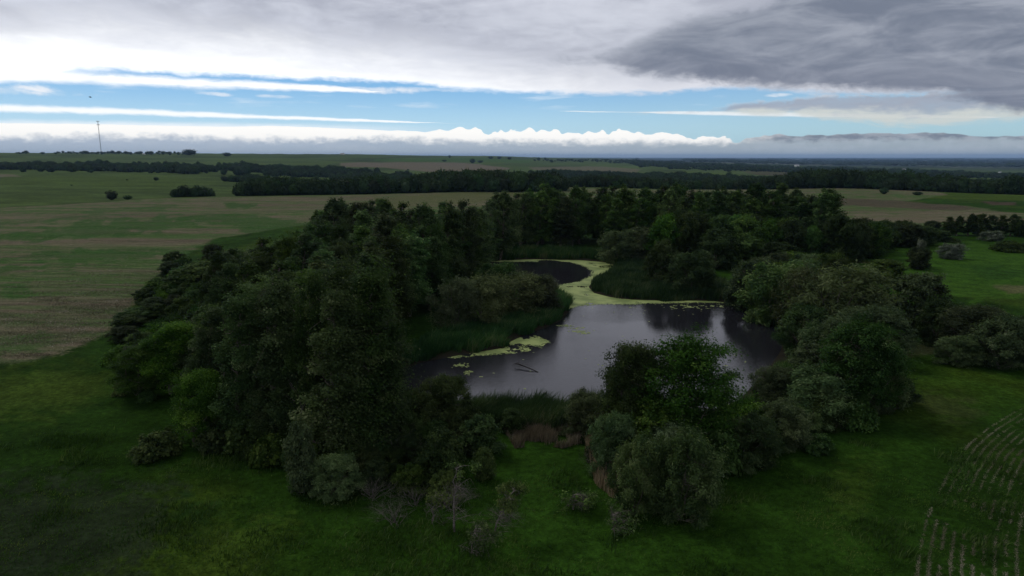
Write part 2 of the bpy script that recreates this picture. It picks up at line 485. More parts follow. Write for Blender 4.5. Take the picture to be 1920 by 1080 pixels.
_tab = []
for c in _cols:
    a = float(azel(c, 320)[0]); cr = float(np.interp(a, CR_AZ, CR_R))
    ks = [(300.0, 0.0), (cr*0.93, 0.0), (cr, -0.1), (cr*1.08, -1.6)]
    for r, row in FAR[c]:
        r = cr*r if r < 10 else r
        dx, dy, dz = pix_dir(c, row)
        ks.append((r, CAM_Z + r*float(dz/np.hypot(dx, dy))))
    _tab.append(np.interp(LR, np.log([k[0] for k in ks]), [k[1] for k in ks]))
_tab = np.array(_tab)
ker = np.array([1,3,5,3,1.])/13
for k in range(len(_tab)):
    p = np.pad(_tab[k], 2, mode='edge'); _tab[k] = np.convolve(p, ker, 'valid')

def height(x, y):
    x = np.asarray(x, float); y = np.asarray(y, float)
    r = np.hypot(x, y) + 1e-6; az = np.degrees(np.arctan2(x, y))
    fi = np.interp(az, _caz, np.arange(len(_caz))); i0 = np.clip(np.floor(fi).astype(int), 0, len(_caz)-2); f = fi-i0
    f = f*f*(3-2*f)
    lr = np.clip((np.log(r)-LR[0])/(LR[1]-LR[0]), 0, len(LR)-1.001); j = lr.astype(int); g = lr-j
    far = (_tab[i0, j]*(1-g)+_tab[i0, j+1]*g)*(1-f) + (_tab[i0+1, j]*(1-g)+_tab[i0+1, j+1]*g)*f
    cr = np.interp(az, CR_AZ, CR_R)
    z = np.where(r < 400, 0.0, far)
    z = z + (fbm(x/23., y/23., 5, 3)-0.5)*0.9*sstep(20, 60, r)*sstep(cr*1.2, cr*0.8, r)
    und = (fbm(x/r*60+40, np.log(r)*14, 9, 3)-0.5)*0.0014*r*sstep(cr*1.15, cr*1.6, r)*sstep(26000, 5000, r)
    z = z + und
    near = (r < 330)
    if near.any():
        sd = np.full(x.shape, 99.0)
        sd[near] = sdist(POND, x[near], y[near])
        bank = -0.75 + 1.3*sstep(-5.0, 2.2, sd)
        wgt = sstep(14.0, 2.0, sd)
        z = np.where(near, z*(1-wgt) + 0.0*wgt + bank*wgt + (1-wgt)*0.55, z+0.55*sstep(430, 330, r))
    return z

def hit(px, py):
    """pixel -> ground point on the terrain"""
    dx, dy, dz = [float(v) for v in pix_dir(px, py)]
    h = sqrt(dx*dx+dy*dy); t = 20.0
    prev = t
    while t < 60000:
        if CAM_Z + dz*t < float(height(dx*t, dy*t)):
            lo_, hi_ = prev, t
            for _ in range(12):
                mm = (lo_+hi_)/2
                if CAM_Z + dz*mm < float(height(dx*mm, dy*mm)): hi_ = mm
                else: lo_ = mm
            t = hi_
            return dx*t, dy*t, float(height(dx*t, dy*t))
        prev = t; t *= 1.02
    return dx*t, dy*t, float(height(dx*t, dy*t))

# ------------------------------------------------------------------ terrain mesh
az_f = np.arange(-48, 48.01, 0.19)
az_c = np.concatenate([np.arange(-180, -48, 6.0), az_f, np.arange(52, 180, 6.0)])
rr = [4.0, 10.0, 18.0, 26.0, 33.0]
while rr[-1] < 260: rr.append(rr[-1]*1.0085)
while rr[-1] < 60000: rr.append(rr[-1]*1.0135)
rr = np.array(rr)
A, R = np.meshgrid(np.radians(az_c), rr)
TX = R*np.sin(A); TY = R*np.cos(A); TZ = height(TX.ravel(), TY.ravel()).reshape(TX.shape)
nr, na = TX.shape
vid = np.arange(nr*na).reshape(nr, na)
q = np.stack([vid[:-1], vid[1:], np.roll(vid, -1, 1)[1:], np.roll(vid, -1, 1)[:-1]], -1).reshape(-1, 4)
# outward winding so that normals look up
q = q[:, [0, 3, 2, 1]]
verts = np.stack([TX, TY, TZ], -1).reshape(-1, 3)
verts = np.vstack([verts, [[0, 0, 0.5]]])
cen = len(verts)-1
fan = np.stack([np.full(na, cen), vid[0], np.roll(vid[0], -1)], -1)[:, [0, 2, 1]]

gx, gy, gz = verts[:, 0], verts[:, 1], verts[:, 2]
gpx, gpy = project(gx, gy, gz)
ahead = gy > 5
gr_ = np.hypot(gx, gy)
jx = (fbm(gx/30, gy/30, 3, 3)-0.5); jy = (fbm(gx/30, gy/30, 4, 3)-0.5)
# stubble field boundary in plan: west and north of the pond
FIELD_W = [flat(*p) for p in [(-900,800),(-300,720),(0,690),(60,684),(120,668),(200,632),(235,596),(262,555),(300,520),(330,492),(400,452),(520,432),(620,415),(760,405),(900,400),(1000,398),(1200,400),(1400,402),(1500,408)]]
FIELD_W = [(float(a), float(b)) for a, b in FIELD_W] + [(330.,520.),(500.,900.),(-1200.,900.),(-1600.,200.)]
m_near = gr_ < 760
fieldw = np.full(len(gx), -60.0)
fieldw[m_near] = -sdist(FIELD_W, gx[m_near], gy[m_near])
crest_r = np.interp(np.degrees(np.arctan2(gx, gy)), CR_AZ, CR_R)
fieldw = np.where(gpx < 1300, np.minimum(fieldw, crest_r*1.0 - gr_), np.minimum(fieldw, 60))
FIELD_E = [(1380,366),(1545,372),(1700,378),(1800,386),(1870,394),(1935,400),(1990,410),(1935,428),(1790,426),(1700,421),(1540,419),(1380,412)]
jpx = gpx + jx*60; jpy = gpy + jy*4
ine = -sdist([(a, b*3) for a, b in FIELD_E], jpx, jpy*3)
field = np.where(m_near & ahead, np.maximum(fieldw, np.where((gpx > 1300), ine*0.6, -60)), -60)

# macro colour of the land
def col_arr(c): return np.tile(np.array(c, float), (len(gx), 1))
grass = np.array([0.0160, 0.043, 0.0045])
alb = col_arr(grass)
n1 = fbm(gx/38, gy/38, 21, 4)[:, None]; n2 = fbm(gx/11, gy/11, 22, 3)[:, None]
alb = alb*(0.45+1.1*n1) * (0.75+0.5*n2)
yel = sstep(0.52, 0.66, fbm(gx/26+9, gy/26, 27, 3))[:, None]
alb = alb*(1-yel*0.55) + yel*0.55*np.array([0.038, 0.062, 0.007])

def blend(px_poly, color, soft=6.0, jit=14.0, amt=1.0, ys=3.0, seed=50, near_only=None):
    """blend a land colour inside a patch outlined in the photograph (position on the ground)"""
    global alb
    jx_ = (fbm(gx/9+seed, gy/9, seed, 3)-0.5)*2*jit*np.clip(1, .2, 1)
    jy_ = (fbm(gx/9, gy/9+seed, seed+1, 3)-0.5)*2*jit/ys
    if near_only is None:
        jx_ = (fbm(gpx/25+seed, gpy/6, seed, 3)-0.5)*2*jit; jy_ = (fbm(gpx/25, gpy/6+seed, seed+1, 3)-0.5)*2*jit/ys
    xs = [p[0] for p in px_poly]; yy = [p[1] for p in px_poly]
    cand = ahead & (gpx > min(xs)-60) & (gpx < max(xs)+60) & (gpy > min(yy)-30) & (gpy < max(yy)+30)
    if not cand.any(): return
    s = -sdist([(a, b*ys) for a, b in px_poly], (gpx+jx_)[cand], ((gpy+jy_)*ys)[cand])
    m = (sstep(-soft, soft, s)*amt)[:, None]
    alb[cand] = alb[cand]*(1-m) + m*np.array(color)

G_DK = (0.012, 0.038, 0.008); G_BR = (0.036, 0.088, 0.010); G_YL = (0.055, 0.088, 0.012)
TAN = (0.135, 0.108, 0.078); BRN = (0.070, 0.050, 0.038); PALE = (0.13, 0.12, 0.06)
# far land
far_m = (gr_ > crest_r*1.0)[:, None]
farcol = np.array([0.048, 0.076, 0.018])*(0.45+1.1*fbm(gpx/70, gpy/3.2, 33, 5)[:, None])
far2 = np.array([0.020, 0.030, 0.020])*(0.55+0.9*fbm(gpx/30, gpy/1.0, 35, 4)[:, None])
wfar = sstep(4500, 7000, gr_)[:, None]*sstep(1000, 1250, gpx)[:, None]
pat = sstep(0.60, 0.68, fbm(gpx/26, gpy/1.3, 37, 3))[:, None]
far2 = far2*(1-pat) + pat*np.array([0.075, 0.085, 0.055])
farcol = farcol*(1-wfar) + far2*wfar
alb = alb*(1-far_m) + farcol*far_m
blend([(640,305),(760,304),(870,305),(960,315),(945,322),(880,325),(800,322),(720,314),(640,312)], TAN, 1.5, 4, 0.8, 4, 61)
blend([(700,298),(900,296),(1000,301),(990,305),(860,303),(700,302)], G_BR, 2, 5, 0.6, 4, 62)
blend([(990,314),(1130,312),(1200,317),(1190,325),(1080,322),(1000,319)], TAN, 1.5, 5, 0.6, 4, 63)
blend([(1280,320),(1390,328),(1385,331),(1280,328)], G_YL, 1.5, 3, 0.9, 4, 64)
blend([(1390,321),(1480,320),(1620,327),(1560,331),(1420,328)], BRN, 2, 4, 0.6, 4, 65)
blend([(1780,329),(1870,333),(1860,337),(1790,333)], G_YL, 1.5, 3, 0.8, 4, 66)
blend([(-60,324),(0,326),(30,328),(40,332),(-60,332)], TAN, 1.5, 4, 0.7, 4, 67)
blend([(400,300),(560,298),(640,303),(600,312),(420,308)], G_YL, 3, 6, 0.4, 4, 68)
blend([(0,330),(300,328),(420,345),(300,350),(0,345)], G_YL, 4, 14, 0.45, 4, 69)
blend([(1500,354),(1640,352),(1800,357),(1960,368),(1990,380),(1900,376),(1700,372),(1545,370)], G_YL, 2, 6, 0.6, 4, 70)
# east field: ploughed strip
# near patches
blend([(-60,915),(120,905),(260,912),(330,930),(320,1000),(250,1090),(-80,1100)], (0.020,0.030,0.014), 26, 90, 0.85, 1, 71)
blend([(330,930),(420,950),(380,1000),(330,990)], G_DK, 20, 40, 0.7, 1, 72)
blend([(380,1000),(520,960),(560,1000),(420,1090),(340,1090)], G_YL, 20, 50, 0.4, 1, 73)
blend([(1720,730),(1800,740),(1850,780),(1790,790),(1730,765)], (0.06,0.06,0.025), 12, 30, 0.35, 1.5, 74)
blend([(1560,890),(1640,860),(1620,960),(1560,960)], G_YL, 20, 40, 0.3, 1, 75)
blend([(1560,470),(1920,455),(2000,560),(1700,560),(1600,500)], G_BR, 8, 30, 0.75, 2, 76)
blend([(1800,500),(1890,500),(1930,520),(1850,525)], G_DK, 8, 20, 0.45, 2, 77)
blend([(1860,534),(1960,536),(1960,552),(1890,550)], (0.10,0.09,0.045), 5, 12, 0.7, 2, 78)
blend([(1540,487),(1600,485),(1640,492),(1570,496)], (0.09,0.08,0.04), 4, 12, 0.6, 2, 79)
blend([(1380,495),(1450,500),(1440,530),(1370,525)], G_BR, 6, 12, 0.7, 2, 80)
blend([(1640,650),(1750,645),(1760,668),(1650,668)], (0.085,0.085,0.04), 6, 12, 0.6, 2, 81)
blend([(-300,700),(0,695),(150,690),(200,720),(100,780),(-300,800)], G_YL, 30, 60, 0.4, 1, 82)

# soils of the stubble fields
jit_s = fbm(gx/60, gy/9, 44, 4)
straw = np.array([0.140, 0.114, 0.076])
greenw = np.array([0.026, 0.078, 0.010])
str_n = sstep(0.30, 0.66, fbm(gx/120+3, gy/9, 45, 4)*0.55 + fbm(gx/22, gy/3.0, 46, 4)*0.45)
fcol = straw*(0.7+0.6*jit_s[:, None])*(0.18+0.72*str_n[:, None]) + greenw*(1-str_n[:, None])*1.0
alb_save = alb.copy(); alb = fcol.copy()
GF = (0.018, 0.072, 0.008)
blend([(-60,512),(0,500),(150,492),(300,485),(420,462),(480,458),(440,470),(330,482),(150,496),(0,512)][::-1], GF, 5, 30, 0.72, 3, 90)
blend([(-60,486),(100,470),(300,468),(420,462),(560,440),(560,462),(420,474),(300,482),(100,489),(-60,492)], GF, 5, 40, 0.72, 3, 91)
blend([(330,405),(430,404),(520,408),(580,420),(580,462),(500,456),(470,440),(420,420),(340,412)], GF, 6, 30, 0.72, 3, 92)
blend([(-60,450),(120,425),(250,408),(330,405),(400,416),(300,430),(240,440),(0,456)], GF, 6, 50, 0.7, 3, 93)
blend([(-60,432),(0,418),(200,404),(200,408),(0,424)], GF, 3, 20, 0.6, 3, 94)
blend([(420,380),(480,381),(475,390),(430,389)], GF, 3, 14, 0.8, 3, 95)
blend([(150,395),(330,385),(330,392),(150,402)], GF, 4, 25, 0.45, 3, 96)
blend([(0,535),(50,530),(60,552),(0,560)], GF, 6, 20, 0.7, 2, 97)
blend([(60,505),(130,500),(135,510),(70,512)], GF, 5, 20, 0.6, 2, 98)
blend([(-40,640),(60,625),(120,635),(60,660),(-40,665)], GF, 8, 30, 0.6, 2, 99)
blend([(700,372),(900,356),(990,352),(980,366),(880,380),(700,395)], (0.085,0.095,0.035), 4, 14, 0.7, 4, 100)
blend([(1380,368),(1545,371),(1700,376),(1800,386),(1840,392),(1800,395),(1700,391),(1545,383),(1380,380)], BRN, 2, 8, 0.85, 4, 101)
blend([(1600,400),(1750,400),(1900,405),(1890,418),(1700,418),(1600,414)], (0.16,0.12,0.09), 3, 14, 0.5, 4, 102)
fcol2 = alb; alb = alb_save
blend([(1840,378),(1900,380),(1905,385),(1860,384)], BRN, 1, 4, 0.8, 4, 103)

me = np_mesh('ground', verts, [q, fan], smooth=True)
def vcol(name, arr):
    a = me.color_attributes.new(name, 'FLOAT_COLOR', 'POINT')
    a.data.foreach_set('color', np.hstack([arr, np.ones((len(arr), 1))]).astype(np.float32).ravel())
vcol('land', np.clip(alb, 0, 1)); vcol('soil', np.clip(fcol2, 0, 1))
a = me.attributes.new('field', 'FLOAT', 'POINT'); a.data.foreach_set('value', field.astype(np.float32))
wet = np.full(len(gx), 30.0); mm = gr_ < 330; wet[mm] = sdist(POND, gx[mm], gy[mm])
a = me.attributes.new('shore', 'FLOAT', 'POINT'); a.data.foreach_set('value', wet.astype(np.float32))

gm, t = new_mat('ground')
g_ = t.node('ShaderNodeNewGeometry'); P = E(t, g_.outputs['Position'])
px_, py_, pz_ = t.sep(P)
P2 = t.xyz(px_, py_, 0.0)
nf = t.noise(P2, 1.6, 6, 0.65); nm = t.noise(P2, 0.28, 5, 0.6); nl = t.noise(P2, 0.05, 5, 0.6)
nstreak = t.noise(t.xyz(px_*0.05, py_*0.45, 0.0), 1.0, 6, 0.62, 0.6)
nff = t.noise(P2, 5.5, 3, 0.6)
land = t.attr('land', 0); soil = t.attr('soil', 0)
k = t.lin(0.3, 0.7, nm, 0.62, 1.38) * t.lin(0.3, 0.7, nf, 0.50, 1.50) * t.lin(0.3, 0.7, nff, 0.7, 1.3) * t.lin(0.3, 0.7, nl, 0.85, 1.15)
kk = t.xyz(k, k, k)
landc = t.mixc(1.0, land, kk, 'MULTIPLY')
landc = t.mixc(t.ss(0.60, 0.75, nm*0.5+nff*0.5)*0.4, landc, (0.045, 0.072, 0.014))
ks = t.lin(0.3, 0.7, nstreak, 0.6, 1.4) * t.lin(0.32, 0.68, nff, 0.62, 1.38) * t.lin(0.3, 0.7, nf, 0.72, 1.28)
soilc = t.mixc(1.0, soil, t.xyz(ks, ks, ks), 'MULTIPLY')
dash = t.noise(t.xyz(px_*1.1, py_*3.2, 0.0), 1.0, 3, 0.7, 1.5)
drill = t.math('SINE', (py_*1.0 + nl*14.0 + px_*0.12)*2.1)
soilc = t.mixc(t.ss(0.2, 0.9, drill + (nf-0.5)*2.0)*0.35, soilc, (0.020, 0.045, 0.010))
soilc = t.mixc(t.ss(0.57, 0.68, dash)*0.75, soilc, (0.26, 0.225, 0.155))
soilc = t.mixc(t.ss(0.52, 0.66, nm*0.5+nstreak*0.5)*0.65, soilc, (0.032, 0.070, 0.014))
fm = t.ss(-1.2, 1.2, t.attr('field') + (nf-0.5)*5.0 + (nm-0.5)*6.0)
colg = t.mixc(fm, landc, soilc)
shore = t.attr('shore')
colg = t.mixc(t.ss(3.0, -0.5, shore + (nf-0.5)*3), colg, (0.022, 0.020, 0.014))
bp = t.node('ShaderNodeBump'); bp.inputs['Strength'].default_value = 0.9; bp.inputs['Distance'].default_value = 0.35
t.put(bp.inputs['Height'], nf*0.6 + nff*0.25 + nm*0.8)
pr = principled(t, colg, 1.0, 0.02, E(t, bp.outputs[0]))
pr.inputs['Sheen Weight'].default_value = 0.0
pr.inputs['Sheen Roughness'].default_value = 0.6
t.put(pr.inputs['Sheen Tint'], t.mixc(0.5, colg, (0.5, 0.55, 0.35)))
finish(t, pr.outputs[0])
me.materials.append(gm)
ground = obj('ground', me); tag(ground, 'rolling ground of grass, stubble fields and far plain', kind='structure')

# ------------------------------------------------------------------ water
wm, t = new_mat('pond_water')
g_ = t.node('ShaderNodeNewGeometry'); P = E(t, g_.outputs['Position'])
px_, py_, pz_ = t.sep(P)
rip = t.noise(t.xyz(px_*0.9, py_*1.6, 0.0), 1.9, 4, 0.6, 0.3)
gust = t.noise(t.xyz(px_*0.035, py_*0.05, 2.0), 1.0, 3, 0.5)
amp = t.ss(0.35, 0.62, gust, 0.2, 1.0)
bp = t.node('ShaderNodeBump'); bp.inputs['Strength'].default_value = 0.6; bp.inputs['Distance'].default_value = 0.05
t.put(bp.inputs['Height'], rip*amp)
pr = principled(t, (0.015, 0.015, 0.019), 0.06, 0.5, E(t, bp.outputs[0]))
pr.inputs['IOR'].default_value = 1.333
finish(t, pr.outputs[0])
xs = [p[0] for p in POND]; ys_ = [p[1] for p in POND]
wx = np.arange(min(xs)-4, max(xs)+4, 1.0); wy = np.arange(min(ys_)-4, max(ys_)+4, 1.0)
WX, WY = np.meshgrid(wx, wy)
sdw = sdist(POND, WX, WY)
keep = sdw < 2.2
idv = np.arange(WX.size).reshape(WX.shape)
cellk = keep[:-1, :-1] & keep[1:, :-1] & keep[:-1, 1:] & keep[1:, 1:]
qq = np.stack([idv[:-1, :-1], idv[:-1, 1:], idv[1:, 1:], idv[1:, :-1]], -1)[cellk]
used, inv = np.unique(qq, return_inverse=True)
wv = np.stack([WX.ravel()[used], WY.ravel()[used], np.zeros(len(used))], -1)
water = obj('water', np_mesh('water', wv, inv.reshape(-1, 4), wm, smooth=True))
tag(water, 'dark rippled water of the pond', kind='structure')

# ------------------------------------------------------------------ duckweed and algae mats
dm, t = new_mat('duckweed')
g_ = t.node('ShaderNodeNewGeometry'); P = E(t, g_.outputs['Position'])
n = t.noise(P, 0.25, 5, 0.6); n2_ = t.noise(P, 3.0, 4, 0.6)
cc = t.mixc(t.ss(0.38, 0.62, n), (0.15, 0.20, 0.055), (0.29, 0.35, 0.115))
cc = t.mixc(t.ss(0.5, 0.75, n2_)*0.5, cc, (0.13, 0.17, 0.06))
finish(t, principled(t, cc, 0.7, 0.3).outputs[0])
h = 0.22
dx_ = np.arange(min(xs), max(xs), h); dy_ = np.arange(min(ys_), max(ys_), h)
DX, DY = np.meshgrid(dx_, dy_)
cx_, cy_ = DX+h/2, DY+h/2
sdc = sdist(POND, cx_, cy_)
ppx, ppy = project(cx_, cy_, 0.0)
nz = fbm(cx_/2.2, cy_/2.2, 70, 4); nz2 = fbm(cx_/9, cy_/5, 75, 3)
jx_ = (nz-0.5)*10; jy_ = (nz2-0.5)*3
inp = sdc < 0.4
speck = rng_sp = np.random.default_rng(99).random(sdc.shape)*0.55 + fbm(cx_/0.6, cy_/0.6, 71, 2)*0.45
def mat_mesh(mask, label):
    mask = mask & inp
    core = mask.copy(); core[1:-1, 1:-1] &= mask[:-2, 1:-1] & mask[2:, 1:-1] & mask[1:-1, :-2] & mask[1:-1, 2:]
    core2 = core.copy(); core2[2:-2, 2:-2] &= core[:-4, 2:-2] & core[4:, 2:-2] & core[2:-2, :-4] & core[2:-2, 4:]
    mask = mask & (core2 | (speck > 0.5)) & (speck > 0.04)
    ii, jj = np.nonzero(mask)
    if not len(ii): return None
    W = DX.shape[1]+1
    ids = np.stack([ii*W+jj, ii*W+jj+1, (ii+1)*W+jj+1, (ii+1)*W+jj], -1)
    u, inv = np.unique(ids, return_inverse=True)
    vx = dx_[0] + (u % W)*h; vy = dy_[0] + (u//W)*h
    vx = vx + (_hash(u, u*0, 3)-0.5)*h*0.7; vy = vy + (_hash(u, u*0, 5)-0.5)*h*0.7
    o = obj('duckweed_mat', np_mesh('duckweed_mat', np.stack([vx, vy, np.full(len(u), 0.012)], -1), inv.reshape(-1, 4), dm))
    tag(o, label, 'duckweed', kind='stuff'); return o
E1 = ((ppx-1018+jx_*1.3)/90)**2 + ((ppy-511.5+jy_*0.8)/23.0 - (ppx-1018)/90*0.0)**2
M1 = [(900,480),(1170,480),(1180,556),(1300,558),(1400,565),(1460,596),(1470,606),(1436,595),(1394,580),(1361,569.5),(1305,567.5),(1215,569),(1190,571),(1140,571.5),(1090,574),(1040,586),(1040,560),(900,500)]
E1 = np.where(ppx < 1010, ((ppy-513+jy_*0.8)/21.5)**2, E1)
m1_ = inside(M1, ppx+jx_*0.5, ppy+jy_) & (E1 > 1.0) & (nz > 0.27)
mat_mesh(m1_, 'yellow-green duckweed covering the channel and ringing the small far basin')
M2 = [(826,672),(840,664),(900,655),(942,652),(945,634),(1000,628),(1036,640),(1008,656),(960,663),(905,667),(850,673)]
m2_ = inside(M2, ppx+jx_, ppy+jy_*1.5) & (nz > 0.26 + 0.30*sstep(930, 1020, ppx))
mat_mesh(m2_, 'duckweed strip along the reeds of the left peninsula')
m3_ = ((((ppx-866)/17)**2 + ((ppy-685)/4.5)**2 + (nz-0.5)*2.5) < 0.9) | ((((ppx-876)/13)**2 + ((ppy-700)/5)**2 + (nz-0.5)*2.5) < 0.8)
mat_mesh(m3_, 'two small pale weed rafts floating on the dark reflection at left')
den = np.exp(-(((ppx-1060)/45)**2 + ((ppy-610)/20)**2))*0.30 + np.exp(-(((ppx-1095)/22)**2 + ((ppy-622)/6)**2))*0.33 + np.exp(-(((ppx-900)/40)**2+((ppy-696)/10)**2))*0.16
m4_ = (fbm(cx_/3.0, cy_/0.55, 80, 4)*0.6+nz2*0.4 > 0.86-den) 
mat_mesh(m4_, 'thin scattered duckweed drifting on the open water beside the left peninsula')
den = np.exp(-(((ppx-1372)/34)**2 + ((ppy-766)/12)**2))*0.50 + np.exp(-(((ppx-1400)/20)**2 + ((ppy-690)/14)**2))*0.22
m5_ = (fbm(cx_/1.2, cy_/0.9, 84, 4)*0.6+nz2*0.4 > 0.88-den)
mat_mesh(m5_, 'faint duckweed at the near right shore behind the big tree')
den = np.exp(-(((ppx-1290)/80)**2 + ((ppy-574)/6)**2))*0.30
m6_ = (fbm(cx_/0.8, cy_/0.8, 88, 4) > 0.83-den) & (ppy > 566)
mat_mesh(m6_ & ~m1_, 'sparse flecks of weed on the dark water under the far right bank')

# ------------------------------------------------------------------ tree meshes
def rng_(s): return np.random.default_rng(s)

class Tubes:
    def __init__(self): self.v = []; self.f = []; self.n = 0
    def add(self, pts, rad, sides=5):
        pts = np.asarray(pts, float); k = len(pts)
        d = np.gradient(pts, axis=0); d /= (np.linalg.norm(d, axis=1, keepdims=True)+1e-9)
        ref = np.where(np.abs(d[:, 2:3]) > 0.9, np.array([[1., 0, 0]]), np.array([[0, 0, 1.]]))
        u = np.cross(d, ref); u /= (np.linalg.norm(u, axis=1, keepdims=True)+1e-9); v = np.cross(d, u)
        a = np.linspace(0, 2*pi, sides, endpoint=False)
        ring = pts[:, None] + np.asarray(rad)[:, None, None]*(np.cos(a)[None, :, None]*u[:, None] + np.sin(a)[None, :, None]*v[:, None])
        self.v.append(ring.reshape(-1, 3))
        i = np.arange(k-1)[:, None]*sides; j = np.arange(sides)[None]; j2 = (j+1) % sides
        f = np.stack([i+j, i+j2, i+sides+j2, i+sides+j], -1).reshape(-1, 4) + self.n
        self.f.append(f); self.n += k*sides
    def mesh(self, name, mat): return np_mesh(name, np.vstack(self.v), np.vstack(self.f), mat, smooth=True)

def bez(a, b, c, n=6):
    t_ = np.linspace(0, 1, n)[:, None]
    return (1-t_)**2*a + 2*(1-t_)*t_*b + t_**2*c

WIND = np.array([1.0, 0.15, 0.0])

def leaf_cloud(rng, centres, radii, n_total, leaf, elong=1.0, wind=0.35, tufts=12, tuft_s=0.28, up=0.6, stretch=(1, 1, 1)):
    """centres (k,3) clumps filled with tufts of leaves -> quads"""
    k = len(centres)
    wgt = radii**2; wgt = wgt/wgt.sum()
    V_, T_ = [], []
    base_t = rng.uniform(0.0, 0.66, k)
    ks = rng.choice(k, n_total, p=wgt)
    # tuft centres on each clump
    td = rng.normal(size=(k, tufts, 3)); td /= np.linalg.norm(td, axis=2, keepdims=True)
    td[..., 2] = np.where(td[..., 2] < -0.3, -td[..., 2]*0.6, td[..., 2])
    tr = rng.uniform(0.45, 1.0, (k, tufts, 1))
    tcen = td*tr*np.array(stretch)
    tcen[..., 0] += wind*0.35*tr[..., 0]
    tcen = tcen*np.where(rng.random((k, tufts, 1)) < 0.30, 1.5, 1.0) + (rng.random((k, tufts, 1)) < 0.2)*np.array([0.35, 0.0, 0.30])
    ti = rng.integers(0, tufts, n_total)
    cpos = centres[ks]; cr = radii[ks][:, None]
    off = rng.normal(size=(n_total, 3))*tuft_s
    # tufts are combed by the wind: long tails down-wind
    tail = np.abs(rng.normal(size=n_total))*wind
    off[:, 0] += tail; off[:, 2] += tail*0.15*rng.normal(size=n_total)
    loc = tcen[ks, ti] + off
    pos = cpos + loc*cr
    out = loc/(np.linalg.norm(loc, axis=1, keepdims=True)+1e-6)
    nrm = rng.normal(size=(n_total, 3))*0.50 + np.array([0, 0, up]) + out*0.9
    nrm /= np.linalg.norm(nrm, axis=1, keepdims=True)
    tan_ = rng.normal(size=(n_total, 3)) + WIND*wind*3.0
    tan_ -= nrm*(tan_*nrm).sum(1, keepdims=True); tan_ /= np.linalg.norm(tan_, axis=1, keepdims=True)+1e-9
    bit = np.cross(nrm, tan_)
    s = leaf*rng.uniform(0.6, 1.35, n_total)[:, None]
    L = s*sqrt(elong); W_ = s/sqrt(elong)
    v0 = pos - tan_*L*0.5; v1 = pos + bit*W_*0.5 - nrm*W_*0.08; v2 = pos + tan_*L*0.5; v3 = pos - bit*W_*0.5 - nrm*W_*0.08
    verts = np.stack([v0, v1, v2, v3], 1).reshape(-1, 3)
    faces = np.arange(n_total*4).reshape(-1, 4)
    tint = np.clip(base_t[ks] + rng.normal(size=n_total)*0.12 + rng.uniform(-0.15, 0.3, (k, tufts))[ks, ti], 0, 1)
    tint = np.where(rng.random(n_total) < 0.02, 0.9, tint)
    return verts, faces, tint

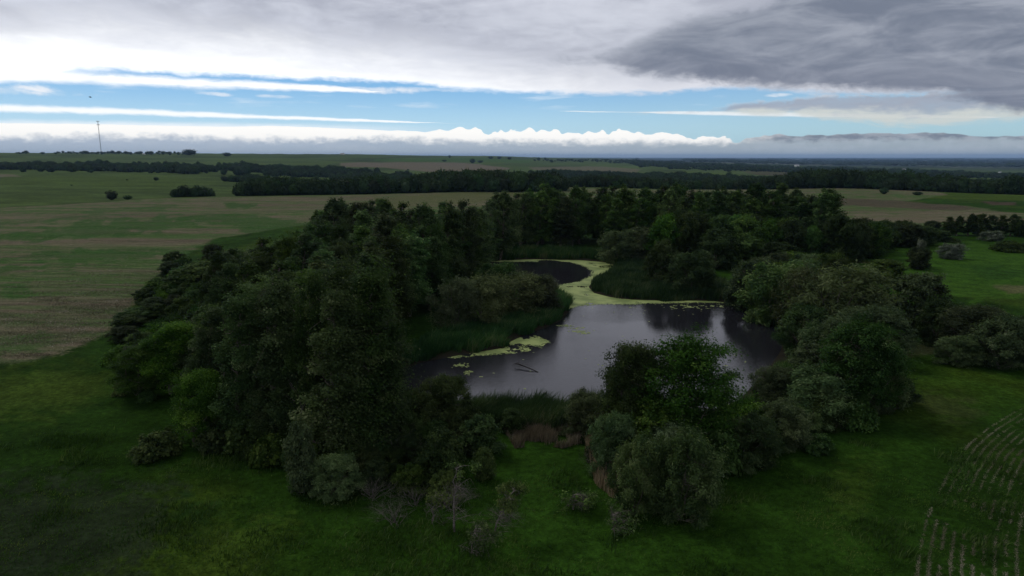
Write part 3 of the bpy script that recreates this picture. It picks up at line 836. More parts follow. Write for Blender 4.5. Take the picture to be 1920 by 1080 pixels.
def grow(seed, H, R, kind):
    """returns crown mesh, trunk mesh"""
    rng = rng_(seed)
    K = dict(
        poplar=dict(n=64, zb=0.10, rc=0.085, leaf=0.20, nl=36000, elong=1.5, wind=0.75, lean=0.08, limbs=9, mat='poplar', st=(0.85, 0.7, 1.6), tufts=8, ts=0.20, env='col'),
        poplar_far=dict(n=54, zb=0.12, rc=0.085, leaf=0.31, nl=15000, elong=1.3, wind=0.42, lean=0.05, limbs=6, mat='poplar', st=(0.8, 0.75, 1.6), tufts=9, ts=0.22, env='col'),
        broad=dict(n=84, zb=0.20, rc=0.125, leaf=0.19, nl=44000, elong=1.4, wind=0.75, lean=0.06, limbs=10, mat='broad', st=(1.1, 0.95, 0.9), tufts=8, ts=0.20, env='dome'),
        dark=dict(n=50, zb=0.05, rc=0.14, leaf=0.31, nl=14000, elong=1.2, wind=0.15, lean=0.02, limbs=7, mat='olive', st=(1.0, 1.0, 0.9), tufts=14, ts=0.24, env='ball'),
        lime=dict(n=36, zb=0.04, rc=0.17, leaf=0.24, nl=11000, elong=1.3, wind=0.25, lean=0.03, limbs=8, mat='lime', st=(0.9, 0.9, 1.0), tufts=12, ts=0.24, env='ball'),
        willow=dict(n=64, zb=0.03, rc=0.115, leaf=0.19, nl=24000, elong=3.0, wind=0.42, lean=0.07, limbs=12, mat='willow', st=(1.0, 1.0, 1.0), tufts=12, ts=0.24, env='ball'),
        willow_far=dict(n=50, zb=0.02, rc=0.14, leaf=0.27, nl=14000, elong=2.4, wind=0.32, lean=0.05, limbs=9, mat='willow', st=(1.0, 1.0, 0.9), tufts=14, ts=0.26, env='ball'),
        drywillow=dict(n=48, zb=0.03, rc=0.14, leaf=0.22, nl=10000, elong=3.4, wind=0.35, lean=0.07, limbs=16, mat='drywil', st=(0.9, 0.9, 1.1), tufts=14, ts=0.26, env='ball'),
        silver=dict(n=40, zb=0.03, rc=0.17, leaf=0.26, nl=8000, elong=2.0, wind=0.3, lean=0.04, limbs=8, mat='silver', st=(1.0, 1.0, 0.9), tufts=12, ts=0.26, env='ball'),
        shrub=dict(n=34, zb=0.0, rc=0.20, leaf=0.20, nl=8000, elong=1.5, wind=0.2, lean=0.03, limbs=8, mat='broad', st=(1.1, 1.1, 0.85), tufts=12, ts=0.26, env='mound'),
    )[kind]
    n = K['n']
    zf = K['zb'] + (1-K['zb'])*(np.arange(n)+0.5)/n
    zf = np.clip(zf + rng.normal(size=n)*0.02, K['zb'], 1.0)
    tt = (zf-K['zb'])/(1-K['zb'])
    if K['env'] == 'col': e = np.sin(np.clip(tt*0.86+0.14, 0, 1)*pi)**0.55*(1-0.25*tt)
    elif K['env'] == 'dome': e = np.sqrt(np.clip(1-(tt*1.02-0.35)**2/0.50, 0.05, 1))
    elif K['env'] == 'mound': e = np.sqrt(np.clip(1-tt**2*0.95, 0.03, 1))
    else: e = np.sqrt(np.clip(1-((tt-0.42)/0.62)**2, 0.05, 1))
    lob = 1 + 0.28*np.sin(np.arange(n)*2.399963*2 + seed) * 1.0
    rad = R*e*np.sqrt(rng.uniform(0.22, 1.0, n))*lob*rng.uniform(0.85, 1.1, n)
    ang = np.arange(n)*2.399963 + rng.uniform(0, 6) + rng.normal(size=n)*0.3
    zc_ = zf*H*rng.uniform(0.96, 1.03, n)
    rc = K['rc']*H*rng.uniform(0.5, 1.35, n)*(1-0.35*tt)
    if K['env'] != 'col': rc = K['rc']*(H+2*R)/2*rng.uniform(0.65, 1.2, n)
    zc_ = zc_ - rc*0.5*tt
    cen_ = np.stack([np.cos(ang)*rad, np.sin(ang)*rad, np.maximum(zc_, rc*0.45)], -1)
    cen_[:, 0] += K['lean']*H*tt**1.6
    # normalise to the asked height and radius
    mx_ = cen_[:, 0].mean()*0.6
    ext = np.percentile(np.hypot(cen_[:, 0]-mx_, cen_[:, 1]) + rc*0.95, 88)
    cen_[:, :2] *= R/ext; rc = rc*(0.35+0.65*R/ext)
    cen_[:, 2] *= (H - rc[np.argmax(cen_[:, 2])]*1.15)/cen_[:, 2].max(); cen_[:, 2] = np.maximum(cen_[:, 2], rc*0.4)
    zc_ = cen_[:, 2]
    v, f, tint = leaf_cloud(rng, cen_, rc, K['nl'], K['leaf'], K['elong'], K['wind'], K['tufts'], K['ts'], 0.6, K['st'])
    v[:, 2] = np.maximum(v[:, 2], 0.02)
    crown = np_mesh('crown', v, f, M[K['mat']], {'tint': tint})
    # wood
    tb = Tubes()
    multi = K['env'] in ('ball', 'mound')
    r0 = 0.022*H + 0.02
    nodes_p = []
    top = np.array([K['lean']*H, 0, H*0.86])
    if not multi:
        tr = bez(np.array([0., 0, -0.4]), np.array([rng.normal()*0.03*H, rng.normal()*0.03*H, H*0.45]), top, 9)
        tb.add(tr, np.linspace(r0, r0*0.12, 9), 7); nodes_p.append(tr[2:])
    idx = np.argsort(zc_)[::-1]
    mains = idx[np.linspace(0, n-1, K['limbs']).astype(int)]
    for m_ in mains:
        c0 = cen_[m_]
        if multi:
            st = np.array([rng.normal()*0.03*R, rng.normal()*0.03*R, -0.2])
            mid_ = c0*np.array([0.35, 0.35, 0.55])
            ra = r0*0.55
        else:
            zt = max(0.12*H, c0[2] - np.hypot(c0[0], c0[1])*1.1)
            st = np.array([np.interp(zt, tr[:, 2], tr[:, 0]), np.interp(zt, tr[:, 2], tr[:, 1]), zt])
            mid_ = st*0.4+c0*0.6; mid_[2] = st[2]*0.6 + c0[2]*0.4
            ra = r0*0.42
        pth = bez(st, mid_, c0, 7)
        pth[1:-1] += rng.normal(size=(5, 3))*0.018*H
        tb.add(pth, np.linspace(ra, ra*0.15, 7), 5); nodes_p.append(pth[2:])
    allp = np.vstack(nodes_p)
    for m_ in range(n):
        if m_ in mains: continue
        c0 = cen_[m_]
        dd = np.linalg.norm(allp-c0, axis=1) + np.maximum(0, allp[:, 2]-c0[2])*2
        st = allp[np.argmin(dd)]
        pth = bez(st, (st+c0)/2 + rng.normal(size=3)*0.03*H, c0, 4)
        tb.add(pth, np.linspace(r0*0.17, r0*0.04, 4), 3)
        for q_ in range(2):
            e_ = c0 + rng.normal(size=3)*rc[m_]*0.8 + WIND*rc[m_]*0.4
            tb.add(bez((st+c0)/2, c0, e_, 3), [r0*0.08, r0*0.05, r0*0.015], 3)
    return crown, tb.mesh('trunk', M['bark'])

def bare(seed, H, R, n=26, spread=1.0, mat='deadwood', thick=0.018):
    """a bare, much-branched bush or dead tree top: branches only"""
    rng = rng_(seed); tb = Tubes()
    def br(p, d, L, r, lev):
        e = p + d*L; m_ = (p+e)/2 + rng.normal(size=3)*L*0.08
        tb.add(bez(p, m_, e, 4 if lev < 2 else 3), np.linspace(r, r*0.45, 4 if lev < 2 else 3), 4 if lev == 0 else 3)
        if lev >= 4: return
        for _ in range(3 if lev < 3 else 2):
            f_ = rng.uniform(0.45, 1.0); nd = d + rng.normal(size=3)*0.5 + WIND*0.10; nd /= np.linalg.norm(nd)
            br(p+(e-p)*f_, nd, L*rng.uniform(0.5, 0.75), r*0.45, lev+1)
    for i in range(n):
        a_ = rng.uniform(0, 2*pi); tl = rng.uniform(0.1, 1.0)*spread
        d = np.array([cos(a_)*tl, sin(a_)*tl, 1.0]); d /= np.linalg.norm(d)
        br(np.array([rng.normal()*R*0.08, rng.normal()*R*0.08, -0.1]), d, H*0.42*rng.uniform(0.7, 1.1), thick*H*0.4, 1)
    return tb.mesh('branches', M[mat])

print('trees...')
VAR = {}
def variants(kind, specs):
    VAR[kind] = [(grow(s, H_, R_, kind), H_, R_) for s, H_, R_ in specs]
variants('poplar', [(1, 16, 3.6), (2, 16, 3.2), (3, 15, 4.0), (4, 16, 3.4)])
variants('poplar_far', [(11, 17, 3.4), (12, 17, 3.0), (13, 16, 3.8), (14, 18, 3.2)])
variants('broad', [(21, 12, 4.6), (22, 12, 4.0)])
variants('dark', [(31, 9, 4.0), (32, 9, 3.6), (33, 8, 4.2)])
variants('lime', [(41, 6, 2.6), (42, 6, 2.9)])
variants('willow', [(51, 7, 4.0), (52, 7, 3.6), (53, 6.5, 4.2)])
variants('willow_far', [(61, 6.5, 4.0), (62, 7, 3.8)])
variants('drywillow', [(71, 7, 3.4), (72, 7, 3.8)])
variants('silver', [(81, 4.5, 2.6)])
variants('shrub', [(91, 2.4, 2.0), (92, 2.2, 2.3)])

RNG = rng_(777)
placed = []
NAMES = dict(poplar='poplar_tree', poplar_far='poplar_tree', broad='broadleaf_tree', dark='leafy_tree', lime='leafy_shrub', willow='willow_bush',
             willow_far='willow_bush', drywillow='willow_bush', silver='silvery_bush', shrub='low_shrub')
CATS = dict(poplar='tree', poplar_far='tree', broad='tree', dark='tree', lime='shrub', willow='bush', willow_far='bush', drywillow='bush', silver='bush', shrub='shrub')

def put_tree(kind, x, y, H_, Rw, label, group, cat=None, name=None, rot=None, var=None, mat=None, thick=1.0):
    vs_ = VAR[kind]; v = vs_[int(RNG.integers(len(vs_))) if var is None else var % len(vs_)]
    (crown, trunk), h0, r0 = v
    z = float(height(x, y))
    e = bpy.data.objects.new(name or NAMES[kind], None); C.objects.link(e)
    e.empty_display_size = 0.5
    e.location = (x, y, z-0.05)
    e.rotation_euler = (0, 0, RNG.uniform(-0.45, 0.45) if rot is None else rot)
    sx = Rw/r0; e.scale = (sx*RNG.uniform(0.95, 1.05), sx*RNG.uniform(0.95, 1.05)*(-1 if RNG.random() < 0.5 else 1), H_/h0)
    tag(e, label, cat or CATS[kind], group)
    c_ = obj('crown', crown, e); t_ = obj('trunk', trunk, e)
    if mat: c_.material_slots[0].link = 'OBJECT'; c_.material_slots[0].material = M[mat]
    placed.append((x, y, Rw))
    return e

def at_px(kind, bx, by, ty, wpx, label, group=None, zg=0.4, **kw):
    """a tree whose foot, top row and width are read off the photograph"""
    x, y = [float(v_) for v_ in flat(bx, by, zg)] if by > 372 else hit(bx, by)[:2]
    z = float(height(x, y)); r = sqrt(x*x+y*y)
    dx, dy, dz = pix_dir(bx, ty); top = CAM_Z + float(dz/np.hypot(dx, dy))*r
    H_ = max(0.8, top - z)
    f = y*cp - (z-CAM_Z)*sp
    return put_tree(kind, x, y, H_, wpx/2*f/FPX*1.0, label, group, **kw)

# --- foreground and pond-side individuals: foot x, foot row, top row, width, label
G_RB = 'willow bushes along the right bank of the pond'
G_LG = 'trees at the near edge of the left grove'
G_PEN = 'dull willows on the left peninsula'
hand = [
 ('broad', 1250, 862, 624, 180, 'large fresh green tree rising in front of the open pond water', None, dict(var=0, rot=0.0)),
 ('broad', 1160, 862, 638, 100, 'slender airy tree leaning on the left side of the big green pond tree', None, dict(var=1, rot=0.2)),
 ('willow', 1272, 978, 800, 130, 'big grey-green willow bush with drooping limbs nearest the camera under the large pond tree', None, dict(var=0)),
 ('willow', 1192, 962, 812, 115, 'grey-green willow bush just left of the nearest drooping one', None, dict(var=2)),
 ('willow', 1245, 915, 800, 150, 'tall willow bush between the large pond tree and the nearest drooping bush', None, dict(var=1)),
 ('dark', 1215, 880, 745, 130, 'dark leafy tree hidden halfway behind the willows under the large pond tree', None, dict(var=2, mat='broad')),
 ('willow', 1145, 900, 770, 90, 'dull narrow willow bush left of the big grey-green willow', None, dict(var=1)),
 ('shrub', 1340, 890, 800, 100, 'dark green shrub between the big front willow and the near right bank', None, {}),
 ('willow', 1395, 872, 772, 130, 'rounded willow bush right of the large pond tree, nearest the meadow', G_RB, dict(var=2)),
 ('willow', 1455, 838, 745, 110, 'willow bush on the right bank with pale fallen sticks on it', G_RB, dict(var=0)),
 ('willow', 1445, 775, 683, 90, 'olive willow reaching out over the near right corner of the water', G_RB, dict(var=1)),
 ('willow', 1510, 795, 690, 150, 'broad willow bush below the wide dark tree on the right bank', G_RB, dict(var=0)),
 ('shrub', 1530, 845, 812, 70, 'low green shrub lying flat on the meadow beside the right bank willows', None, {}),
 ('broad', 1585, 785, 602, 165, 'wide dark green tree spreading over the right bank', None, dict(var=0, rot=0.4, mat='poplar')),
 ('willow', 1640, 770, 655, 120, 'dark willow bush on the meadow side of the wide right-bank tree', G_RB, dict(var=2)),
 ('willow', 1500, 662, 570, 110, 'grey willow overhanging the right end of the pond', G_RB, dict(var=2)),
 ('drywillow', 1560, 640, 495, 160, 'dull brown-green willow with white dead twigs in its crown', G_RB, dict(var=0)),
 ('willow_far', 1440, 600, 490, 120, 'greenish willow where the far right shore meets the meadow gap', G_RB, {}),
 ('drywillow', 1500, 620, 500, 110, 'dull willow in the right bank thicket behind the pond end', G_RB, dict(var=1)),
 ('willow', 1620, 680, 570, 140, 'broad grey-green willow behind the wide right-bank tree', G_RB, dict(var=1)),
 ('willow', 1560, 700, 590, 120, 'low willow above the dark corner of the pond', G_RB, dict(var=0)),
 ('willow_far', 1400, 575, 487, 100, 'soft grey willow at the far right corner of the pond', G_RB, {}),
 ('dark', 1705, 622, 503, 115, 'dark round tree alone on the right meadow edge above the willow mass', None, dict(var=0, mat='willow')),
 ('dark', 1658, 530, 486, 66, 'small round dark tree on the right meadow near the thicket', None, dict(var=1)),
 ('dark', 1719, 506, 462, 52, 'small pointed dark tree with a grey tip on the right meadow', None, dict(var=2)),
 ('silver', 1722, 500, 448, 20, 'silvery leafed sapling poking up behind the pointed dark tree', None, {}),
 ('willow_far', 1779, 486, 456, 44, 'silver-grey bush alone on the right meadow', None, dict(mat='silver', cat='bush', name='silvery_bush')),
 ('willow_far', 1858, 452, 432, 40, 'pale grey bush at the foot of the tree row on the right', None, dict(mat='silver', name='silvery_bush')),
 ('shrub', 1780, 455, 444, 34, 'small flat dark bush on the meadow before the tree row', None, dict(mat='olive')),
 ('shrub', 1888, 472, 450, 66, 'low wide dark bush cut by the right edge of the picture, left half', None, dict(mat='olive')),
 ('shrub', 1935, 474, 450, 66, 'low wide dark bush running out of the right edge of the picture', None, dict(mat='olive')),
 ('willow', 1755, 648, 560, 100, 'leftmost bush of the big willow mass at the right edge', 'big willow mass at the right edge', dict(var=0, mat='olive')),
 ('willow', 1815, 668, 568, 120, 'tall middle bush of the big willow mass at the right edge', 'big willow mass at the right edge', dict(var=1)),
 ('willow', 1870, 690, 588, 130, 'green willow bush bulging lowest toward the meadow at the right edge', 'big willow mass at the right edge', dict(var=2)),
 ('willow', 1935, 690, 580, 120, 'bush of the big willow mass cut by the right edge of the picture', 'big willow mass at the right edge', dict(var=0)),
 ('willow', 1790, 688, 628, 80, 'small front bush under the big willow mass at right', 'big willow mass at the right edge', dict(var=1)),
 ('shrub', 1845, 600, 575, 90, 'thin reddish-topped brush behind the right willow mass', None, dict(mat='drywil')),
 # north side of the pond
 ('willow_far', 1293, 548, 470, 98, 'round grey-green willow dome on the reedy point north of the pond', None, dict(var=0)),
 ('dark', 1237, 535, 446, 62, 'dark leafy tree with fresh green top beside the round willow dome', None, dict(var=0, mat='broad')),
 ('willow_far', 1160, 492, 430, 80, 'grey willow right behind the far basin, left one', 'grey willows behind the far basin', dict(var=0)),
 ('willow_far', 1203, 492, 424, 74, 'grey willow right behind the far basin, right one', 'grey willows behind the far basin', dict(var=1)),
 ('dark', 1390, 500, 440, 90, 'fresh green tree above the small grass gap north of the pond', None, dict(var=1, mat='broad')),
 ('lime', 1450, 500, 452, 80, 'yellow-green bush sloping down right above the grass gap', None, {}),
 ('lime', 1480, 512, 470, 70, 'yellow-green bush lower down beside the right bank willows', None, {}),
 ('dark', 1340, 505, 425, 80, 'dark crown behind the round willow dome', None, dict(var=2)),
 ('silver', 1430, 512, 484, 30, 'greyish thin bush at the right side of the grass gap', None, dict(mat='drywil')),
 # left peninsula
 ('drywillow', 850, 618, 520, 90, 'dull brownish willow at the left end of the reedy peninsula', G_PEN, dict(var=0)),
 ('drywillow', 905, 612, 515, 100, 'tall dull willow in the middle of the reedy peninsula', G_PEN, dict(var=1)),
 ('drywillow', 960, 598, 512, 100, 'dull willow right of the middle of the reedy peninsula', G_PEN, dict(var=0)),
 ('willow_far', 1005, 585, 512, 90, 'grey willow at the tip of the reedy peninsula', G_PEN, dict(var=0, mat='drywil')),
 ('willow_far', 925, 560, 492, 80, 'leafy willow at the back of the peninsula beside the far basin', G_PEN, dict(var=1, mat='poplar')),
 # near edge of the left grove
 ('poplar', 680, 862, 516, 122, 'tall wind-combed poplar at the pond end of the left grove', G_LG, dict(var=0, rot=0.0)),
 ('poplar', 618, 880, 545, 118, 'poplar second from the pond in the front of the left grove', G_LG, dict(var=1)),
 ('poplar', 582, 850, 506, 108, 'tall poplar with a feathery top in the middle of the left grove front', G_LG, dict(var=2)),
 ('poplar', 515, 838, 520, 116, 'rounded poplar left of the middle of the left grove front', G_LG, dict(var=3)),
 ('poplar', 445, 830, 560, 112, 'lower poplar near the left end of the grove front', G_LG, dict(var=0)),
 ('poplar', 395, 800, 575, 110, 'poplar at the left shoulder of the grove', G_LG, dict(var=2)),
 ('broad', 365, 832, 690, 95, 'small leafy tree on the near left corner of the grove', G_LG, dict(var=1)),
 ('broad', 262, 748, 640, 100, 'leafy tree standing out at the far left end of the grove', G_LG, dict(var=0)),
 ('broad', 320, 740, 600, 110, 'leafy tree beside the leftmost one of the grove', G_LG, dict(var=1)),
 ('lime', 568, 925, 788, 72, 'pale green leafy shrub at the front of the grove', None, dict(var=0, mat='willow')),
 ('willow', 625, 935, 850, 90, 'grey-green bush in front of the tall poplars', None, dict(var=1)),
 ('shrub', 295, 858, 806, 90, 'low dark brushy shrub on the grass left of the grove', None, dict(mat='olive')),
 ('shrub', 275, 752, 730, 40, 'tiny round shrub at the foot of the leftmost tree', None, {}),
 ('willow', 828, 822, 700, 104, 'rounded feathery bush standing against the near left water', None, dict(var=1, mat='olive')),
 ('willow', 750, 850, 765, 80, 'dark bush between the tall poplar and the feathery bush', None, dict(var=0, mat='olive')),
 ('lime', 820, 905, 800, 90, 'ragged bush with light green tips under the feathery bush', None, dict(var=1, mat='olive')),
 ('lime', 900, 850, 778, 80, 'small green bush between the feathery bush and the dry reeds', None, dict(mat='willow')),
 ('willow', 1085, 812, 735, 92, 'olive bush right of the near reeds, left of the large pond tree', None, dict(var=0, mat='drywil')),
 ('lime', 955, 812, 765, 50, 'little green bush standing in the near reed belt', None, dict(mat='broad')),
 ('lime', 832, 945, 882, 52, 'small light green bush beside the bare trunk in the foreground', None, dict(var=0, mat='lime')),
 ('lime', 905, 900, 838, 46, 'small bright bush between the bare trunk and the dry reeds', None, dict(var=1)),
 ('lime', 770, 925, 868, 60, 'light green bush among the bare bushes before the grove', None, dict(var=0)),
 ('lime', 700, 915, 858, 66, 'low leafy bush at the pond-side foot of the grove', None, dict(var=1, mat='willow')),
 ('lime', 870, 840, 800, 60, 'bush with yellowish tips beside the dry branches', None, dict(var=1)),
 ('dark', 370, 560, 488, 110, 'very dark round tree at the stubble field edge', None, dict(var=0)),
 ('dark', 425, 560, 492, 90, 'dark tree just right of the very dark round one', None, dict(var=2)),
 ('dark', 400, 505, 458, 46, 'small dark tree standing behind the very dark round one', None, dict(var=1)),
 # trees sticking out in the far skyline of the grove
 ('poplar_far', 938, 485, 360, 58, 'airy poplar with an open crown over the gap left of the far basin', None, dict(var=2)),
 ('poplar_far', 622, 520, 372, 80, 'open-crowned poplar at the left end of the tall back row', None, dict(var=2)),
 ('poplar_far', 1528, 478, 354, 46, 'dense narrow poplar at the right end of the tall far row', None, dict(var=1)),
]
for row in hand:
    kind, bx, by, ty, wpx, label, group, kw = row
    at_px(kind, bx, by, ty, wpx, label, group, **kw)

# --- shrubs along the left outer edge of the grove
k = 0
for bx, by, ty, wp in [(232,742,706,44),(300,640,596,60),(345,600,560,60),(290,690,640,60),(262,660,620,50),(320,560,520,60),(345,660,600,70),(385,640,572,80),(240,690,655,40),(410,600,545,70),(300,720,665,60)]:
    at_px('shrub', bx, by, ty, wp, 'low green thicket shrub between the left grove and the stubble field', 'thicket shrubs on the left edge of the grove', mat='broad' if k % 2 else 'lime' if k % 5 == 0 else 'olive'); k += 1

# --- fill of the groves (dense, members hard to tell apart share a label)
def fill(px_poly, n, spacing, kinds, Hf, wf, label, group, seed, tries=6000, where=None):
    """Hf(px, py) -> height range in metres"""
    rng = rng_(seed)
    P_ = [tuple(float(v_) for v_ in flat(*p)) for p in px_poly]
    xs_ = [p[0] for p in P_]; yy_ = [p[1] for p in P_]
    mine = []; c_ = 0
    for _ in range(tries):
        if c_ >= n: break
        x = rng.uniform(min(xs_), max(xs_)); y = rng.uniform(min(yy_), max(yy_))
        if not inside(P_, x, y): continue
        if sdist(POND, np.array([x]), np.array([y]))[0] < 4.0: continue
        if any((x-a)**2+(y-b)**2 < (spacing)**2 for a, b in mine): continue
        if any((x-a)**2+(y-b)**2 < (0.5*spacing)**2 for a, b, _ in placed[:len(hand)]): continue
        mine.append((x, y))
        px, py = project(x, y, 0.4)
        H_ = Hf(float(px), float(py))*rng.uniform(0.80, 1.09)
        kd, mt = kinds[int(rng.integers(len(kinds)))]
        lb = label
        if where:
            for xm, ph in where:
                if px < xm: lb = label + ' ' + ph; break
        if len(lb.split()) > 16: lb = ' '.join(lb.split()[:16])
        put_tree(kd, x, y, H_, wf*rng.uniform(0.85, 1.2), lb, group, mat=mt)
        c_ += 1
    print(group, c_)

def topH(env):
    """height that makes the crown tops reach the rows of an envelope read off the photo"""
    ex = [e_[0] for e_ in env]; ey = [e_[1] for e_ in env]
    def f(px, py):
        x, y = flat(px, py, 0.4); r = float(np.hypot(x, y))
        dx, dy, dz = pix_dir(px, np.interp(px, ex, ey))
        return max(3.0, CAM_Z + float(dz/np.hypot(dx, dy))*r - 0.4)
    return f
capf = lambda f, m_: (lambda a_, b_: min(m_, f(a_, b_)))

back_env = topH([(560,440),(590,384),(720,372),(830,384),(890,396),(905,410)])
fill([(575,500),(720,478),(890,470),(905,505),(880,545),(800,575),(640,585),(580,560)], 44, 5.0, [('poplar_far', None)]*4+[('poplar_far', 'olive')],
     capf(back_env, 17.5), 3.7, 'tall dark poplar packed in the back of the left grove,', 'poplars in the back of the left grove', 101, where=[(660,'at its left end'),(740,'left of middle'),(820,'right of middle'),(9999,'nearest the far basin')])
mid_env = topH([(380,500),(430,470),(520,455),(600,440),(700,430),(800,430),(860,440)])
fill([(420,560),(600,560),(790,562),(820,585),(745,605),(715,650),(700,720),(560,720),(400,660)], 56, 4.6, [('poplar_far', None), ('poplar', None), ('poplar_far', 'olive'), ('poplar', 'olive')],
     capf(mid_env, 15.5), 3.2, 'dark poplar in the dense middle of the left grove,', 'poplars in the middle of the left grove', 102, where=[(520,'field side'),(640,'left half'),(740,'right half'),(9999,'behind the peninsula willows')])
front_env = topH([(330,620),(400,580),(480,540),(560,510),(620,510),(700,530),(760,600)])
fill([(400,660),(560,700),(700,720),(705,770),(695,850),(640,865),(480,835),(380,800),(350,720)], 32, 4.2, [('poplar', None), ('poplar', 'olive')],
     capf(front_env, 15.0), 2.9, 'wind-blown poplar inside the front of the left grove,', 'poplars in the front of the left grove', 103, where=[(480,'left part'),(600,'middle part'),(9999,'pond side')])
fill([(410,545),(560,520),(600,560),(430,590)], 12, 5.5, [('willow_far', None), ('dark', None), ('willow_far', 'olive')],
     capf(topH([(380,480),(450,470),(560,462),(600,455)]), 9.0), 3.8, 'grey-green tree on the field side of the left grove', 'trees on the field side of the left grove', 104)
far_env = topH([(895,390),(920,362),(960,372),(985,352),(1060,350),(1120,356),(1180,352),(1240,350),(1300,358),(1350,362),(1400,352),(1460,356),(1520,356),(1560,366)])
fill([(900,472),(1100,468),(1300,472),(1540,482),(1555,462),(1300,445),(1100,446),(905,450)], 70, 5.4, [('poplar_far', None)]*4+[('poplar_far', 'olive')],
     capf(far_env, 21.0), 4.4, 'tall dark poplar in the far row', 'poplars of the tall row behind the pond', 105, where=[(1010,'straight behind the far basin'),(1130,'behind the duckweed channel'),(1260,'behind the two grey willows'),(1400,'behind the round willow dome'),(9999,'near its right end')])
low_env = topH([(1100,410),(1250,400),(1400,405),(1550,410),(1660,420)])
fill([(1240,500),(1330,500),(1450,495),(1560,500),(1640,490),(1650,475),(1400,476),(1240,478)], 44, 5.2, [('dark', None), ('dark', 'broad'), ('dark', None), ('poplar_far', 'olive')],
     capf(low_env, 12.5), 4.0, 'dark leafy tree in the belt before the tall far row,', 'leafy trees in front of the tall far row', 106, where=[(1340,'behind the round willow'),(1450,'above the grass gap'),(1550,'right of the grass gap'),(9999,'beside the right meadow')])
fill([(1560,488),(1650,488),(1655,455),(1560,452)], 14, 5.2, [('dark', None), ('poplar_far', 'olive')],
     capf(topH([(1540,400),(1600,412),(1660,416)]), 13.0), 4.2, 'dark tree at the right shoulder of the far grove', 'trees at the right shoulder of the far grove', 107)
fill([(1660,468),(1750,466),(1760,452),(1660,450)], 11, 5.0, [('dark', None)],
     capf(topH([(1650,428),(1690,410),(1720,425),(1760,428)]), 9.0), 4.0, 'dark rounded tree right of the far grove before the brown field', 'rounded trees right of the far grove', 108)
# the separate row at right, one by one
rowt = [(1745,440,414,34),(1775,441,407,26),(1793,442,404,22),(1815,442,400,26),(1833,443,398,24),(1852,443,403,26),(1872,443,404,22),(1893,444,401,26),(1908,445,410,22),(1926,446,405,30),(1950,446,404,30)]
words = ['first','second','third','fourth','fifth','sixth','seventh','eighth','ninth','tenth','eleventh']
for i, (bx, by, ty, wp) in enumerate(rowt):
    at_px('poplar_far' if i % 4 else 'dark', bx, by, ty, wp*1.1, '%s tree from the left in the separate row before the brown field at right' % words[i], 'row of trees at the right edge of the meadow', cat='tree', name='row_tree', mat='olive')
# right bank thicket fill
fill([(1400,590),(1500,560),(1610,590),(1660,680),(1650,740),(1560,740),(1500,700),(1490,640)], 20, 4.5, [('willow_far', None), ('drywillow', None), ('willow_far', 'olive')],
     lambda a_, b_: 5.5, 3.3, 'grey willow bush in the thicket on the right bank', 'willow bushes in the right bank thicket', 109)
fill([(1380,520),(1500,512),(1590,540),(1500,560),(1400,565)], 9, 5.0, [('willow_far', None), ('willow_far', 'olive')],
     lambda a_, b_: 5.5, 3.6, 'grey-green willow between the grass gap and the right bank', 'willows between the grass gap and the right bank', 110)
fill([(222,735),(228,640),(270,560),(330,495),(400,560),(410,660),(345,735),(300,760)], 40, 2.7, [('dark', 'broad'), ('dark', None), ('shrub', 'broad'), ('lime', 'broad'), ('lime', 'olive')],
     lambda a_, b_: 2.6 + 2.2*min(1, max(0, (a_-240)/150)), 2.3, 'green thicket tree between the left grove and the stubble field,', 'thicket on the left edge of the grove', 114, where=[(300,'outermost'),(360,'middle'),(9999,'beside the poplars')])
fill([(1380,800),(1450,770),(1520,790),(1600,770),(1680,740),(1690,765),(1620,800),(1540,830),(1420,860)], 16, 3.2, [('willow', None), ('willow', 'olive'), ('shrub', 'broad')],
     lambda a_, b_: 3.6, 2.5, 'low willow along the meadow foot of the right bank thicket', 'low willows along the meadow foot of the right bank', 115, where=[(1480,'near end'),(1580,'middle'),(9999,'far end')])
fill([(1400,775),(1440,735),(1465,695),(1490,700),(1480,760),(1420,790)], 7, 2.6, [('willow', None), ('willow', 'drywil')],
     lambda a_, b_: 3.0, 2.0, 'olive willow at the water edge of the near right shore', 'willows at the near right shore', 116)
# underbrush inside the left grove front
fill([(360,800),(420,850),(540,890),(640,900),(740,870),(745,800),(600,800),(400,740)], 44, 2.2, [('shrub', 'olive'), ('shrub', 'broad'), ('shrub', 'olive')],
     lambda a_, b_: 3.4, 2.4, 'dark undergrowth shrub beneath the front poplars,', 'undergrowth under the left grove', 111, where=[(480,'left end'),(600,'middle'),(690,'behind the pale shrub'),(9999,'pond end')])
fill([(640,915),(720,915),(800,900),(850,870),(870,840),(800,800),(720,830)], 18, 2.2, [('lime', 'olive'), ('willow', 'olive')],
     lambda a_, b_: 3.0, 1.6, 'tangled dark bush in the brushwood before the left grove', 'tangled bushes before the left grove', 112, where=[(720,'left half'),(9999,'right half')])
fill([(1120,890),(1340,890),(1350,830),(1130,830)], 9, 3.0, [('shrub', 'olive'), ('willow', 'olive')],
     lambda a_, b_: 3.4, 2.2, 'dark bush tucked under the large pond tree', 'bushes under the large pond tree', 113)
fill([(600,860),(700,870),(715,790),(600,800),(460,800),(400,790)], 16, 3.2, [('lime', 'olive'), ('willow', 'olive'), ('dark', 'broad')],
     lambda a_, b_: 5.5, 2.4, 'leafy understorey tree below the front poplars,', 'understorey trees of the left grove', 117, where=[(520,'left half'),(9999,'right half')])
print('placed', len(placed))

